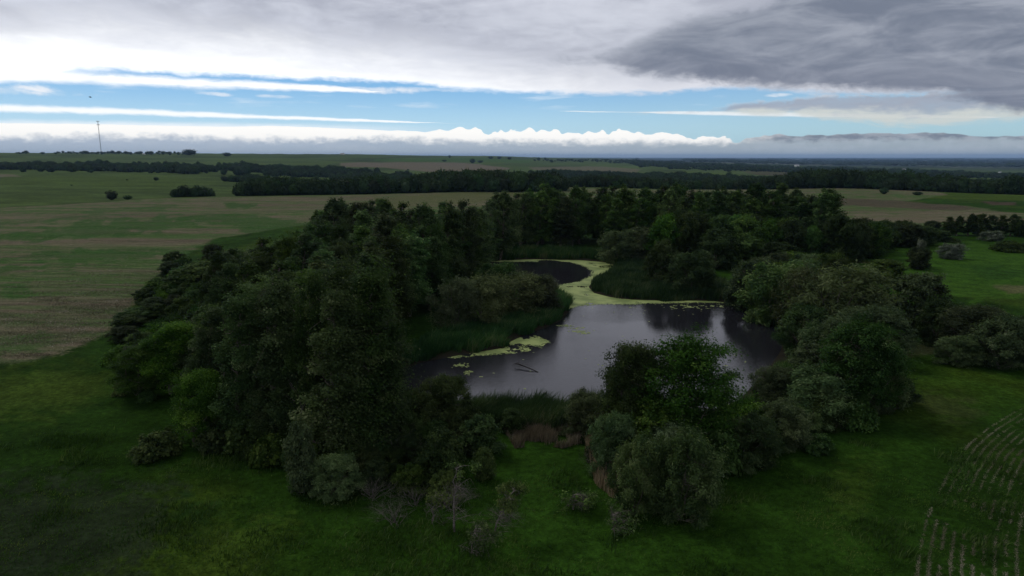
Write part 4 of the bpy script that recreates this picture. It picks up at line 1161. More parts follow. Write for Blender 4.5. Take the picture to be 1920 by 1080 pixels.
# ------------------------------------------------------------------ dead brush, saplings and snags
bush_bare = [bare(201, 4.0, 2, 16, 1.1), bare(202, 3.6, 2, 14, 1.3), bare(203, 5.5, 2, 7, 0.45)]
def dead(name, cat, px, py, hgt, sc, label, vi, group=None, rot=0.0, tilt=0.0, mat=None):
    x, y = [float(v_) for v_ in flat(px, py, 0.4)]
    e = bpy.data.objects.new(name, None); C.objects.link(e); e.location = (x, y, float(height(x, y)))
    e.rotation_euler = (0, tilt, rot); e.scale = (sc, sc, hgt)
    e.scale = (sc*1.1, sc*1.1, hgt)
    tag(e, label, cat, group); b_ = obj('branches', bush_bare[vi], e)
    if mat: b_.material_slots[0].link = 'OBJECT'; b_.material_slots[0].material = M[mat]
    return e
G_D = 'bare bushes in the foreground brushwood'
for a_ in [(738,985,0.75,0.95,'bare grey bush spreading twigs nearest the camera before the grove',0),(700,935,0.9,1.0,'bare spreading brush left of the nearest bare bush',1),
           (780,950,0.8,0.9,'bare twiggy bush right of the nearest bare bush',1),(850,960,0.9,0.8,'bare twigs around the foot of the bare leaning trunk',0),
           (760,880,1.2,1.0,'tall bare brushwood behind the nearest bare bushes',0),(830,880,1.1,0.9,'bare arching twigs under the ragged bush',1),
           (950,985,0.6,0.8,'bare twigs hanging right of the yellow-leafed sapling',1),(1150,905,1.0,0.9,'bare brown brush left of the big grey-green front willow',0),
           (1120,880,0.9,0.8,'thin bare brush between the dry reeds and the front willow',1),(300,845,0.6,0.9,'grey bare brush beside the low dark shrub at left',1),
           (1310,800,0.8,0.8,'bare twigs at the waterside behind the large pond tree',2),(845,612,0.8,0.7,'bare reddish branches on the left peninsula',1)]:
    dead('bare_bush', 'bush', a_[0], a_[1], a_[2], a_[3], a_[4], a_[5], G_D, rot=a_[0]*0.37)
for a_ in [(1100,812,0.9,0.7,'leafless snag poking above the olive bush at the near shore',2),(1558,600,1.0,0.8,'white dead snag in the dull willow on the right bank',2),
           (1505,690,0.8,0.6,'white dead branch tip at the dark corner of the pond',2),(1592,660,0.9,0.7,'pale dead branches above the wide right-bank tree',2),
           (1535,620,1.0,0.9,'bleached dead branches left in the right bank thicket',0),(1435,722,0.8,0.5,'thin leafless twigs over the near right corner of the water',2)]:
    dead('dead_snag', 'dead tree', a_[0], a_[1], a_[2], a_[3], a_[4], a_[5], 'dead snags around the pond', rot=a_[0]*0.37, mat='bleached' if a_[0] > 1440 else None)

def sapling(px, py, H_, lean, label, leafy, seed, barky='deadwood'):
    rng = rng_(seed); x, y = [float(v_) for v_ in flat(px, py, 0.4)]
    e = bpy.data.objects.new('sapling', None); C.objects.link(e); e.location = (x, y, float(height(x, y)))
    tag(e, label, 'sapling', 'thin saplings in the foreground grass')
    tb = Tubes(); top = np.array([lean, rng.normal()*0.3, H_])
    tr = bez(np.array([0, 0, -0.2]), np.array([lean*0.1, 0.2, H_*0.55]), top, 9); tr[1:-1] += rng.normal(size=(7, 3))*0.07
    tb.add(tr, np.linspace(0.10, 0.02, 9), 6)
    cs = []
    for i in range(26):
        t0 = rng.uniform(0.12, 1.0); p = np.array([np.interp(t0, np.linspace(0, 1, 9), tr[:, k_]) for k_ in range(3)])
        a_ = rng.uniform(0, 2*pi); L = rng.uniform(0.6, 1.7)*(1.1-t0*0.5)
        e_ = p + np.array([cos(a_)*L + 0.4, sin(a_)*L, L*rng.uniform(-0.5, 0.6)])
        pth = bez(p, (p+e_)/2 + np.array([0, 0, 0.25]), e_, 5); tb.add(pth, np.linspace(0.03, 0.006, 5), 3)
        for _ in range(5):
            q0 = pth[int(rng.integers(1, 5))]; tb.add([q0, q0 + rng.normal(size=3)*0.22 + np.array([0.1, 0, -0.08]), q0 + rng.normal(size=3)*0.4 + np.array([0.2, 0, -0.1])], [0.012, 0.008, 0.003], 3)
        cs.append((t0, e_))
    obj('trunk', tb.mesh('trunk', M[barky]), e)
    cc_ = np.array([c for t0, c in cs if leafy[0] <= t0 <= leafy[1]])
    if len(cc_):
        v, f, ti_ = leaf_cloud(rng, cc_, np.full(len(cc_), 0.38), int(leafy[2]), 0.15, 1.4, 0.3, 6, 0.35)
        obj('crown', np_mesh('crown', v, f, M['lime'], {'tint': ti_}), e)
    return e
sapling(925, 1022, 3.9, 1.5, 'leaning sapling with yellowish leaves at its top, nearest the camera', (0.6, 1.0, 1500), 301)
sapling(885, 1040, 1.7, 0.2, 'short sapling with a few yellow leaves at the foot of the leaning one', (0.3, 1.0, 700), 302)
sapling(852, 1002, 5.2, 0.3, 'bare crooked trunk with drooping twigs left of the leaning sapling', (0.75, 1.0, 420), 303)
sapling(1075, 960, 1.4, 0.1, 'pale green sapling in the grass right of the leaning sapling', (0.1, 1.0, 900), 304)
sapling(1150, 1000, 1.2, 0.1, 'small yellow-green sapling at the left foot of the front willow', (0.1, 1.0, 800), 305)
sapling(810, 985, 2.4, 0.3, 'thin sapling with sparse leaves among the bare bushes', (0.5, 1.0, 500), 306)

# fallen sticks
def stick(px, py, L, ang, z, label, group='fallen branches by the water', mat='deadwood', seed=1, r=0.05, tilt=0.2):
    mat = 'bleached'; rng = rng_(seed); x, y = [float(v_) for v_ in flat(px, py, 0.4)]
    tb = Tubes(); d = np.array([cos(ang), sin(ang), tilt])
    p0 = np.array([0, 0, 0.]); p1 = d*L
    pth = bez(p0, p1*0.5 + np.array([0, 0, L*0.08]), p1, 7); tb.add(pth, np.linspace(r, r*0.25, 7), 5)
    for _ in range(5):
        q0 = pth[int(rng.integers(2, 7))]; tb.add(bez(q0, q0+rng.normal(size=3)*0.2*L*0.5, q0 + rng.normal(size=3)*L*0.16, 4), np.linspace(r*0.4, r*0.1, 4), 3)
    o = obj('fallen_branch', tb.mesh('fallen_branch', M[mat]), loc=(x, y, float(height(x, y))+z))
    tag(o, label, 'branch', group); return o
stick(700, 845, 4.5, 2.6, 3.4, 'long pale dead limb slanting out of the left grove brushwood', seed=3)
stick(706, 862, 3.5, 2.3, 3.0, 'second pale dead limb just below the long one', seed=4, r=0.04)
stick(1415, 872, 3.0, 2.5, 0.3, 'pale pole lying against the rounded willow on the meadow', seed=5, r=0.04)
stick(1475, 825, 3.2, 2.8, 1.2, 'crooked pale stick in the right bank willow', seed=6)
stick(1325, 880, 2.4, 0.1, 2.0, 'pale twig jutting right from the front willow', seed=7, r=0.03)

# the drifting branch in the pond
tb = Tubes(); x0, y0 = [float(v_) for v_ in flat(972, 688)]; x1, y1 = [float(v_) for v_ in flat(1010, 698)]
p0 = np.array([0., 0, 0.42]); p1 = np.array([x1-x0, y1-y0, -0.03])
tb.add(bez(p0, (p0+p1)/2 + np.array([0, 0, .12]), p1, 8), np.linspace(0.10, 0.05, 8), 6)
for e_ in [(-0.7, 0.2, -0.1), (-0.45, -0.3, -0.1), (0.1, -0.4, -0.1), (-0.2, 0.5, 0.55), (0.5, -0.6, -0.1), (-0.9, -0.1, 0.2)]:
    tb.add(bez(p0, p0+np.array(e_)*0.5+np.array([0, 0, 0.2]), p0+np.array([e_[0], e_[1], e_[2]-0.3]), 5), np.linspace(0.05, 0.02, 5), 4)
o = obj('floating_branch', tb.mesh('floating_branch', M['wetwood']), loc=(x0, y0, 0.0)); tag(o, 'dark forked branch sticking out of the middle of the pond', 'branch')

# ------------------------------------------------------------------ reeds, grass, crop rows
def blades(name, pts, hgt, wid, lean, mat, seed, label, cat, bend=0.25):
    rng = rng_(seed); n = len(pts)
    a_ = rng.uniform(0, pi, n); hh = hgt*rng.uniform(0.5, 1.2, n)*(0.55+0.9*fbm(pts[:, 0]/2.6, pts[:, 1]/2.6, seed+5, 3))
    wv_ = np.stack([np.cos(a_), np.sin(a_), np.zeros(n)], -1)*(wid*rng.uniform(0.6, 1.3, n))[:, None]
    tipd = np.stack([lean+rng.normal(size=n)*bend, rng.normal(size=n)*bend, np.ones(n)], -1)*hh[:, None]
    b = np.stack([pts[:, 0], pts[:, 1], pts[:, 2]-0.05], -1)
    midp = b + tipd*np.array([0.35, 0.35, 0.6])
    v = np.stack([b-wv_*0.5, b+wv_*0.5, midp+wv_*0.38, midp-wv_*0.38, b+tipd], 1).reshape(-1, 3)
    i = np.arange(n)*5
    q_ = np.stack([i, i+1, i+2, i+3], -1); t_ = np.stack([i+3, i+2, i+4], -1)
    tint = np.clip(rng.normal(size=n)*0.22+0.4 + (fbm(pts[:, 0]/3, pts[:, 1]/3, seed, 3)-0.5)*1.6, 0, 1)
    o = obj(name, np_mesh(name, v, [q_, t_], M[mat], {'tint': np.concatenate([tint, tint])}))
    tag(o, label, cat, kind='stuff'); return o

def scatter(px_poly, n, seed, zsurf=None, dens=None, planpoly=False):
    rng = rng_(seed)
    P_ = px_poly if planpoly else [tuple(float(v_) for v_ in flat(*p)) for p in px_poly]
    xs_ = [p[0] for p in P_]; yy_ = [p[1] for p in P_]
    out = []
    tot = 0
    for _ in range(40):
        x = rng.uniform(min(xs_), max(xs_), n); y = rng.uniform(min(yy_), max(yy_), n)
        m_ = inside(P_, x, y)
        if dens is not None: m_ &= rng.random(n) < dens(x, y)
        out.append(np.stack([x[m_], y[m_]], -1)); tot += m_.sum()
        if tot >= n: break
    p = np.vstack(out)[:n]
    return np.column_stack([p, height(p[:, 0], p[:, 1])])

# clumpy density along the bank: mostly dry side, into the water by about a metre
def bankd(lo_, hi_, sc=1.0):
    def f(x, y):
        s = sdist(POND, x, y) + (fbm(x/2.5, y/2.5, 123, 3)-0.5)*4.0
        return sstep(lo_, lo_+0.4, s)*sstep(hi_, hi_-2.0, s)*(0.55+0.45*(fbm(x/3, y/3, 9, 3) > 0.42))
    return f
blades('reed_bed', scatter([(725,690),(780,660),(830,625),(900,600),(1000,570),(1040,545),(1075,560),(1075,600),(1000,640),(945,660),(830,680),(735,705)], 34000, 401, dens=bankd(-0.8, 9.0)),
       1.6, 0.10, 0.22, 'reed', 401, 'dark green cattail bed round the left peninsula', 'reeds')
blades('reed_bed', scatter([(1100,550),(1120,515),(1170,495),(1250,500),(1340,530),(1420,560),(1440,590),(1380,575),(1240,568),(1120,560)], 34000, 402, dens=bankd(-0.9, 22.0)),
       1.6, 0.13, 0.22, 'reed', 402, 'dark cattail bed on the point north of the pond', 'reeds')
blades('reed_bed', scatter([(880,494),(905,470),(1050,468),(1180,478),(1230,492),(1160,500),(1050,490),(930,492)], 14000, 403, dens=bankd(-0.8, 14.0)),
       2.0, 0.18, 0.2, 'reed', 403, 'dark reed fringe behind the small far basin', 'reeds')
blades('reed_bed', scatter([(720,740),(800,760),(880,775),(1000,780),(1100,765),(1160,770),(1180,810),(1080,822),(980,818),(880,812),(790,800),(730,790)], 30000, 404, dens=bankd(-0.5, 6.5)),
       2.2, 0.09, 0.3, 'reed', 404, 'tall dark green reeds along the near shore of the pond', 'reeds')
blades('reed_bed', scatter([(1340,790),(1400,770),(1440,730),(1440,690),(1480,700),(1470,760),(1400,820)], 5000, 405, dens=bankd(-0.3, 4.0)),
       1.6, 0.08, 0.25, 'reed', 405, 'short reeds at the near right shore beside the willows', 'reeds')
DRP = [(945,818),(975,808),(1040,806),(1080,816),(1092,840),(1055,850),(1010,844),(965,850)]
blades('dry_reeds', scatter(DRP, 7000, 406, dens=lambda x, y: sstep(0.35, 0.6, fbm(x/1.6, y/1.6, 66, 3))), 1.0, 0.06, 0.12, 'dryreed', 406, 'patch of dry tan reeds behind the near grass', 'dry reeds', 0.16)
blades('dry_reeds', scatter([(1095,850),(1140,850),(1165,920),(1150,950),(1115,920)], 2600, 407), 1.4, 0.05, 0.1, 'dryreed', 407, 'thin brownish dry stalks left of the front willow', 'dry reeds', 0.16)

# grass tufts over the near meadow
GP = [(-44., 34.), (52., 34.), (95., 95.), (70., 125.), (58., 70.), (40., 62.), (-35., 70.), (-50., 100.), (-75., 95.)]
gp = scatter(GP, 190000, 410, planpoly=True, dens=lambda x, y: 0.35+0.65*sstep(0.35, 0.6, fbm(x/2.3, y/2.3, 12, 3)))
gp = gp[sdist(POND, gp[:, 0], gp[:, 1]) > 3]
gp = gp[RNG.random(len(gp)) < sstep(85, 55, np.hypot(gp[:, 0], gp[:, 1])) * sstep(0, 14, -sdist(GP, gp[:, 0], gp[:, 1])+np.where(gp[:, 1] < 50, 14, 0))]
o = blades('grass', gp, 0.20, 0.055, 0.35, 'grass', 410, 'rough grass tufts of the near meadow', 'grass', 0.45)

wp_ = scatter(GP, 30000, 411, planpoly=True, dens=lambda x, y: sstep(0.56, 0.68, fbm(x/4.5, y/4.5, 13, 4)))
wp_ = wp_[(sdist(POND, wp_[:, 0], wp_[:, 1]) > 5) & (np.hypot(wp_[:, 0], wp_[:, 1]) < 80)]
blades('meadow_weeds', wp_, 0.55, 0.07, 0.4, 'lime', 412, 'taller light green weeds in patches through the near meadow', 'weeds', 0.4)

# crop rows at the lower right
rowpx = [(1716,1110),(1722,1050),(1735,990),(1760,935),(1785,885),(1815,845),(1855,810),(1905,778),(1975,748)]
rw = np.array([flat(*p) for p in rowpx], float)
tpar = np.linspace(0, 1, len(rw)); tf = np.linspace(0, 1, 600)
rwx = np.interp(tf, tpar, rw[:, 0]); rwy = np.interp(tf, tpar, rw[:, 1])
for _ in range(60):
    rwx[1:-1] = (rwx[:-2]+rwx[2:]+2*rwx[1:-1])/4; rwy[1:-1] = (rwy[:-2]+rwy[2:]+2*rwy[1:-1])/4
tx = np.gradient(rwx); ty_ = np.gradient(rwy); ln = np.hypot(tx, ty_); nx, ny = ty_/ln, -tx/ln
pts = []
rng = rng_(420)
for k in range(32):
    off = k*0.62
    bx_, by_ = rwx+nx*off, rwy+ny*off
    for _ in range(4):
        ii = rng.uniform(0, 598.9, 1000); i0_ = ii.astype(int); ff_ = ii-i0_
        rx_ = bx_[i0_]*(1-ff_)+bx_[i0_+1]*ff_; ry_ = by_[i0_]*(1-ff_)+by_[i0_+1]*ff_
        s_ = fbm(rx_/1.1+k*7, ry_/1.1, 55, 3)
        gap = (fbm(rx_/7, ry_/7, 57, 2) > 0.33)
        pxx, pyy = project(rx_, ry_, 0.4)
        gap &= ~((pyy > 925+rng.normal(size=len(ii))*6) & (pyy < 943)) & (s_ > 0.36)
        pts.append(np.stack([rx_[gap]+rng.normal(size=gap.sum())*0.05, ry_[gap]+rng.normal(size=gap.sum())*0.05], -1))
pts = np.vstack(pts); pts = np.column_stack([pts, height(pts[:, 0], pts[:, 1])])
blades('crop_rows', pts, 0.12, 0.04, 0.1, 'straw', 421, 'pale curving crop rows in the lower right corner', 'crop rows', 0.8)
sc_ = scatter([(1775,870),(1800,850),(1830,890),(1820,935),(1785,930)], 500, 422)
blades('crop_weeds', sc_, 0.35, 0.09, 0.1, 'lime', 423, 'pale weedy tuft at the end of the crop rows', 'weeds', 0.6)
# stubble straws on the near part of the west field
def dfield(x, y): return (sdist(FIELD_W, x, y) < -0.5+ (fbm(x/4, y/4, 5, 3)-0.5)*5)*sstep(0.30, 0.62, fbm(x/9, y/3.2, 15, 3))
sp_ = scatter([(-100,740),(0,690),(120,668),(200,632),(262,555),(330,492),(100,470),(-100,500)], 80000, 430, dens=dfield)
sp_ = sp_[RNG.random(len(sp_)) < sstep(210, 130, np.hypot(sp_[:, 0], sp_[:, 1]))]
blades('stubble', sp_, 0.14, 0.16, 0.15, 'straw', 431, 'bleached straw stubble on the near part of the left field', 'stubble', 0.9)

# ------------------------------------------------------------------ far woods (one mass) and far single trees
def far_tree_mesh(seed, n_leaf=260):
    rng = rng_(seed)
    import bmesh
    bm = bmesh.new(); bmesh.ops.create_icosphere(bm, subdivisions=2, radius=1.0)
    v = np.array([vv.co[:] for vv in bm.verts]); f = np.array([[vv.index for vv in ff.verts] for ff in bm.faces]); bm.free()
    nn = 1 + 0.30*(fbm(v[:, 0]*2+seed, v[:, 1]*2+v[:, 2]*3, seed, 2)-0.5)*2
    v = v*nn[:, None]*0.80; v[:, 2] = v[:, 2]*1.0 + 0.9
    v[:, 2] = np.maximum(v[:, 2], 0.0)
    d = rng.normal(size=(n_leaf, 3)); d /= np.linalg.norm(d, axis=1, keepdims=True); d[:, 2] = np.abs(d[:, 2])*rng.choice([1, 1, -0.5], n_leaf)
    c = d*rng.uniform(0.72, 1.06, (n_leaf, 1)) + np.array([0.05, 0, 0.9])
    a = rng.normal(size=(n_leaf, 3)); b = rng.normal(size=(n_leaf, 3)); s = 0.17
    lv = np.stack([c, c+a*s, c+b*s], 1).reshape(-1, 3); lf = np.arange(n_leaf*3).reshape(-1, 3)+len(v)
    tint = np.concatenate([rng.uniform(0.0, 0.5, len(f)), rng.uniform(0.2, 0.8, n_leaf)])
    return np_mesh('crown', np.vstack([v, lv]), np.vstack([f, lf]), M['farleaf'], {'tint': tint})
M['farleaf'] = leaf_mat('woodland_leaf', (0.012, 0.028, 0.010), (0.032, 0.058, 0.020), (0.065, 0.085, 0.035), 0.15)
far_meshes = [far_tree_mesh(s) for s in (501, 502, 503)]
ftb = Tubes(); ftb.add([(0, 0, -0.3), (0.02, 0, 0.3), (0.05, 0, 0.9)], [0.09, 0.07, 0.04], 5); far_trunk = ftb.mesh('trunk', M['bark'])

ng = bpy.data.node_groups.new('woods', 'GeometryNodeTree')
ng.interface.new_socket('Geometry', in_out='INPUT', socket_type='NodeSocketGeometry')
ng.interface.new_socket('Geometry', in_out='OUTPUT', socket_type='NodeSocketGeometry')
gi = ng.nodes.new('NodeGroupInput'); go = ng.nodes.new('NodeGroupOutput')
iop = ng.nodes.new('GeometryNodeInstanceOnPoints'); jn = ng.nodes.new('GeometryNodeJoinGeometry')
for i, fmh in enumerate(far_meshes):
    so = bpy.data.objects.new('wood_crown', fmh)
    oi = ng.nodes.new('GeometryNodeObjectInfo'); oi.inputs['Object'].default_value = so; oi.inputs['As Instance'].default_value = True
    ng.links.new(oi.outputs['Geometry'], jn.inputs[0])
def named(nm, typ):
    nd = ng.nodes.new('GeometryNodeInputNamedAttribute'); nd.data_type = typ; nd.inputs['Name'].default_value = nm
    return nd.outputs[0]
ng.links.new(gi.outputs[0], iop.inputs['Points']); ng.links.new(jn.outputs[0], iop.inputs['Instance'])
iop.inputs['Pick Instance'].default_value = True
ng.links.new(named('rot', 'FLOAT_VECTOR'), iop.inputs['Rotation']); ng.links.new(named('size', 'FLOAT_VECTOR'), iop.inputs['Scale'])
ng.links.new(iop.outputs[0], go.inputs[0])

def wood(px_poly, rmin, rmax, spacing, size, label, seed, hscale=1.0, maxn=14000, grow_r=0.0):
    """woodland mass: crowns on the land seen inside an outline of the photograph"""
    rng = rng_(seed)
    xs_ = [p[0] for p in px_poly]; 
    a0 = float(azel(min(xs_), 330)[0]); a1 = float(azel(max(xs_), 330)[0])
    n = maxn*3
    u = rng.random(n); r = rmin*(rmax/rmin)**u
    az = np.radians(rng.uniform(a0, a1, n))
    x = r*np.sin(az); y = r*np.cos(az); z = height(x, y)
    px, py = project(x, y, z)
    m_ = inside(px_poly, px + (fbm(px/20, py/5, seed, 2)-0.5)*30, py + (fbm(px/14, py/5, seed+3, 2)-0.5)*6.0)
    m_ &= (fbm(x/120., y/80., seed+21, 3) > 0.45) | (r < 800)
    x, y, z, r = x[m_], y[m_], z[m_], r[m_]
    if len(x) > maxn: x, y, z, r = x[:maxn], y[:maxn], z[:maxn], r[:maxn]
    s = size*rng.uniform(0.55, 1.45, len(x))*(0.38+1.0*fbm(x/60., y/60., seed+9, 3))*(1+grow_r*np.maximum(0, r-1500)/1500)
    me_ = bpy.data.meshes.new('woodland'); me_.vertices.add(len(x)); me_.vertices.foreach_set('co', np.stack([x, y, z], -1).astype(np.float32).ravel())
    at = me_.attributes.new('size', 'FLOAT_VECTOR', 'POINT'); hz = s*hscale*rng.uniform(0.75, 1.2, len(x))
    at.data.foreach_set('vector', np.stack([s, s, hz], -1).astype(np.float32).ravel())
    at = me_.attributes.new('rot', 'FLOAT_VECTOR', 'POINT'); at.data.foreach_set('vector', np.stack([s*0, s*0, rng.uniform(0, 6.28, len(x))], -1).astype(np.float32).ravel())
    me_.materials.append(M['farleaf'])
    o = obj('woodland', me_); md = o.modifiers.new('woods', 'NODES'); md.node_group = ng
    tag(o, label, 'woodland', kind='stuff'); print('wood', len(x)); return o

wood([(-80,315),(0,313),(60,310),(200,309),(300,314),(420,313),(560,317),(640,322),(700,325),(660,333),(560,332),(430,327),(200,323),(0,321),(-80,321)], 1300, 2700, 10, 4.6, 'dark woodland band crossing the left hillside', 601, 1.15, 6500)
wood([(412,339),(470,339),(580,343),(640,346),(640,350),(560,348),(480,344),(415,341)], 800, 1700, 8, 3.6, 'short tree belt on the left slope below the woodland band', 602, 1.1, 2600)
wood([(440,371),(452,368),(480,362),(520,357),(640,352),(640,372),(440,370)], 560, 1250, 8, 3.7, 'dark wood just behind the crest of the stubble field', 603, 1.1, 3200)
wood([(620,325),(700,328),(780,331),(860,335),(930,341),(1010,349),(1060,354),(1060,358),(900,362),(760,370),(620,374)], 560, 2300, 9, 4.4, 'large dark wood in the middle distance left of centre', 604, 1.1, 9000)
wood([(990,329),(1060,325),(1150,326),(1250,331),(1400,337),(1560,341),(1620,338),(1700,341),(1800,345),(1990,351),(1990,384),(1850,374),(1700,368),(1500,366),(1280,366),(1100,362),(1040,356),(980,343)], 700, 3000, 10, 4.6, 'broad dark forest filling the valley behind the fields at right', 605, 1.1, 14000)
wood([(322,366),(398,366),(398,373),(322,373)], 560, 900, 7, 3.2, 'small cluster of trees in the dip behind the left field', 606, 1.1, 260)
wood([(1160,303),(1300,305),(1420,311),(1640,318),(1800,325),(1990,332),(1990,345),(1800,338),(1640,332),(1420,322),(1280,319),(1200,313)], 2500, 7500, 20, 7, 'distant belts of trees between the far fields at right', 607, 0.75, 4000)
wood([(150,287),(215,285),(260,286),(330,287),(372,289),(372,293),(330,292),(210,290)], 3000, 4600, 20, 7.5, 'trees round the farmstead on the left skyline', 608, 0.75, 90)
wood([(20,286),(80,287),(200,287),(200,290),(20,290)], 3200, 4700, 20, 5.5, 'low trees along the left skyline under the mast', 609, 0.8, 60)
wood([(1280,297),(1500,298.5),(1900,298.5),(1990,299),(1990,325),(1800,318),(1600,312),(1400,306),(1280,303)], 7000, 30000, 30, 26, 'scattered woods on the far blue plain', 610, 0.35, 2600)
wood([(1000,300),(1080,300),(1200,302),(1290,304),(1290,307),(1150,305),(1000,303)], 3500, 8000, 20, 7, 'hedgerow trees along the far ridge right of centre', 611, 0.8, 420)

def far_single(px, py, ty, wpx, label, cat='tree', grp='single trees on the far fields', name='field_tree'):
    x, y, z = hit(px, py); r = sqrt(x*x+y*y)
    f = y*cp - (z-CAM_Z)*sp
    s = wpx/2*f/FPX; hgt = (py-ty)*f/FPX/1.9
    e = bpy.data.objects.new(name, None); C.objects.link(e); e.location = (x, y, z-0.1); e.scale = (s, s, max(hgt, s*0.4)); e.rotation_euler = (0, 0, px*0.7)
    tag(e, label, cat, grp); obj('crown', far_meshes[int(px) % 3], e); obj('trunk', far_trunk, e)
for a_ in [(1657,364,351,16,'lone round tree on the green strip behind the brown field'),(1720,366,360,18,'low bush right of the lone tree behind the brown field'),
    (210,375,357,20,'dark tree in the dip at the left end behind the stubble field'),(240,374,366,16,'small bush just right of the dark dip tree'),
    (293,339,332,9,'lone small tree on the left green hillside'),(426,293,286,16,'dark clump of trees on the left skyline hill'),
    (886,306,298,11,'round dark tree on the green slope left of centre'),(900,305,302,12,'low bush beside the round dark slope tree'),
    (833,303,300,10,'small flat bush on the centre-left slope'),(1009,324,320,10,'small bush in the gap left of the forest'),
    (950,333,326,9,'lone tree in the grassy gap above the middle wood'),(980,326,321,8,'tree at the left tip of the right forest'),
    (765,319,317,5,'tiny bush on the tan field left of centre'),(843,296,291,5,'tiny tree on the centre skyline slope'),
    (920,298,293,10,'dark tree of the hedgerow at centre skyline, left'),(936,298,293,9,'dark tree of the hedgerow at centre skyline, middle'),
    (955,299,294,9,'dark tree of the hedgerow at centre skyline, right'),(211,288,282,7,'dark tree left of the farmstead trees on the skyline'),
    (232,287,280,9,'tallest tree of the farmstead on the left skyline'),(250,287,281,8,'second tall tree of the farmstead on the left skyline'),
    (355,291,286,28,'dark grove right of the farmstead on the skyline'),(80,289,285,8,'tree on the skyline right of the left corner'),
    (38,289,286,6,'small tree on the skyline in the left corner'),(562,288,286,12,'low trees on the skyline left of centre'),
    (1320,329,325,7,'dark tree on the bright strip of field right of centre'),(1312,328,325,6,'smaller dark tree on the bright strip of field'),
    (134,348,346,4,'tiny bush on the left green hillside'),(238,338,336,4,'second tiny bush on the left green hillside'),(1195,298,296,6,'tiny far tree on the ridge right of centre')]:
    far_single(*a_)

# ------------------------------------------------------------------ farm buildings far away
def box_v(x0, x1, y0, y1, z0, z1):
    v = [(x0,y0,z0),(x1,y0,z0),(x1,y1,z0),(x0,y1,z0),(x0,y0,z1),(x1,y0,z1),(x1,y1,z1),(x0,y1,z1)]
    f = [(0,3,2,1),(4,5,6,7),(0,1,5,4),(1,2,6,5),(2,3,7,6),(3,0,4,7)]
    return v, np.array(f)
def farm(px, py, w_, d_, h_, label, wall='white', roof='roof', rot=0.3, name='farm_building'):
    x, y, z = hit(px, py)
    e = bpy.data.objects.new(name, None); C.objects.link(e); e.location = (x, y, z); e.rotation_euler = (0, 0, rot); tag(e, label, 'building', 'farm buildings far away')
    v, f = box_v(-w_/2, w_/2, -d_/2, d_/2, -2, h_); obj('wall', np_mesh('wall', v, f, M[wall]), e)
    hr = d_*0.3; o_ = 0.5
    v = [(-w_/2-o_,-d_/2-o_,h_+.02),(w_/2+o_,-d_/2-o_,h_+.02),(w_/2+o_,d_/2+o_,h_+.02),(-w_/2-o_,d_/2+o_,h_+.02),(-w_/2-o_,0,h_+hr),(w_/2+o_,0,h_+hr)]
    me_ = bpy.data.meshes.new('roof'); me_.from_pydata(v, [], [(0,1,5,4),(2,3,4,5),(0,4,3),(1,2,5),(0,3,2,1)]); me_.materials.append(M[roof]); obj('roof', me_, e)
    v, f = box_v(-w_*0.12, w_*0.12, -d_/2-0.12, -d_/2-0.02, -0.5, h_*0.75); obj('door', np_mesh('door', v, f, M['roof']), e)
    for sx in (-0.33, 0.33):
        v, f = box_v(w_*sx-0.8, w_*sx+0.8, -d_/2-0.1, -d_/2-0.02, h_*0.35, h_*0.7); obj('window', np_mesh('window', v, f, M['glass']), e)
farm(270, 289.5, 12, 7, 3.5, 'small white shed among the farmstead trees on the left skyline')
farm(642, 289.5, 22, 12, 4, 'white farm building on the skyline left of centre', rot=-0.2)
farm(1494, 312, 26, 16, 9, 'white building standing out on the far plain right of centre')
farm(1642, 299.5, 90, 40, 12, 'long pale building far out on the plain')
farm(1694, 323, 12, 10, 14, 'small white block at the edge of the right forest')
farm(1445, 303.5, 26, 20, 12, 'faint pale building near the horizon right of centre')
farm(1875, 324, 12, 9, 4, 'pale farm shed far right on the plain')

# ------------------------------------------------------------------ the mast
dx, dy, dz = [float(v_) for v_ in pix_dir(190, 288)]
r = 3650.0; hh_ = sqrt(dx*dx+dy*dy); mx_, my_ = dx/hh_*r, dy/hh_*r; mz = float(height(mx_, my_))
_, _, dzt = pix_dir(183, 227); tdx, tdy, tdz = [float(v_) for v_ in pix_dir(183, 227)]
ztop = CAM_Z + tdz/sqrt(tdx**2+tdy**2)*r; MH = ztop - mz
e = bpy.data.objects.new('radio_mast', None); C.objects.link(e); e.location = (mx_, my_, mz); tag(e, 'tall thin lattice radio mast on the left skyline', 'mast')
tb = Tubes(); W_ = 1.5
leg = [(W_*cos(a_), W_*sin(a_)) for a_ in (0.3, 0.3+2*pi/3, 0.3+4*pi/3)]
for lx, ly in leg:
    t1 = Tubes(); t1.add([(lx, ly, -3), (lx, ly, MH*0.5), (lx, ly, MH)], [0.3]*3, 6); obj('mast_leg', t1.mesh('mast_leg', M['steel']), e)
for k in range(int(MH/5)):
    for i in range(3):
        a_, b_ = leg[i], leg[(i+1) % 3]
        tb.add([(a_[0], a_[1], k*5.0), (b_[0], b_[1], k*5.0+5.0)], [0.12]*2, 4); tb.add([(a_[0], a_[1], k*5.0), (b_[0], b_[1], k*5.0)], [0.12]*2, 4)
o = obj('bracing', tb.mesh('bracing', M['steel']), e); o['kind'] = 'stuff'
for zz, rad in ((MH-1, 5.5), (MH-16, 5.0)):
    t1 = Tubes(); ringp = [(rad*cos(a_), rad*sin(a_), zz) for a_ in np.linspace(0, 2*pi, 13)]
    t1.add(ringp, [0.5]*13, 5)
    for a_ in np.linspace(0, 2*pi, 7)[:-1]:
        t1.add([(0, 0, zz), (rad*cos(a_), rad*sin(a_), zz)], [0.35]*2, 4); t1.add([(rad*cos(a_), rad*sin(a_), zz-2.2), (rad*cos(a_), rad*sin(a_), zz+2.2)], [0.7]*2, 5)
    obj('antenna_array', t1.mesh('antenna_array', M['steel']), e)
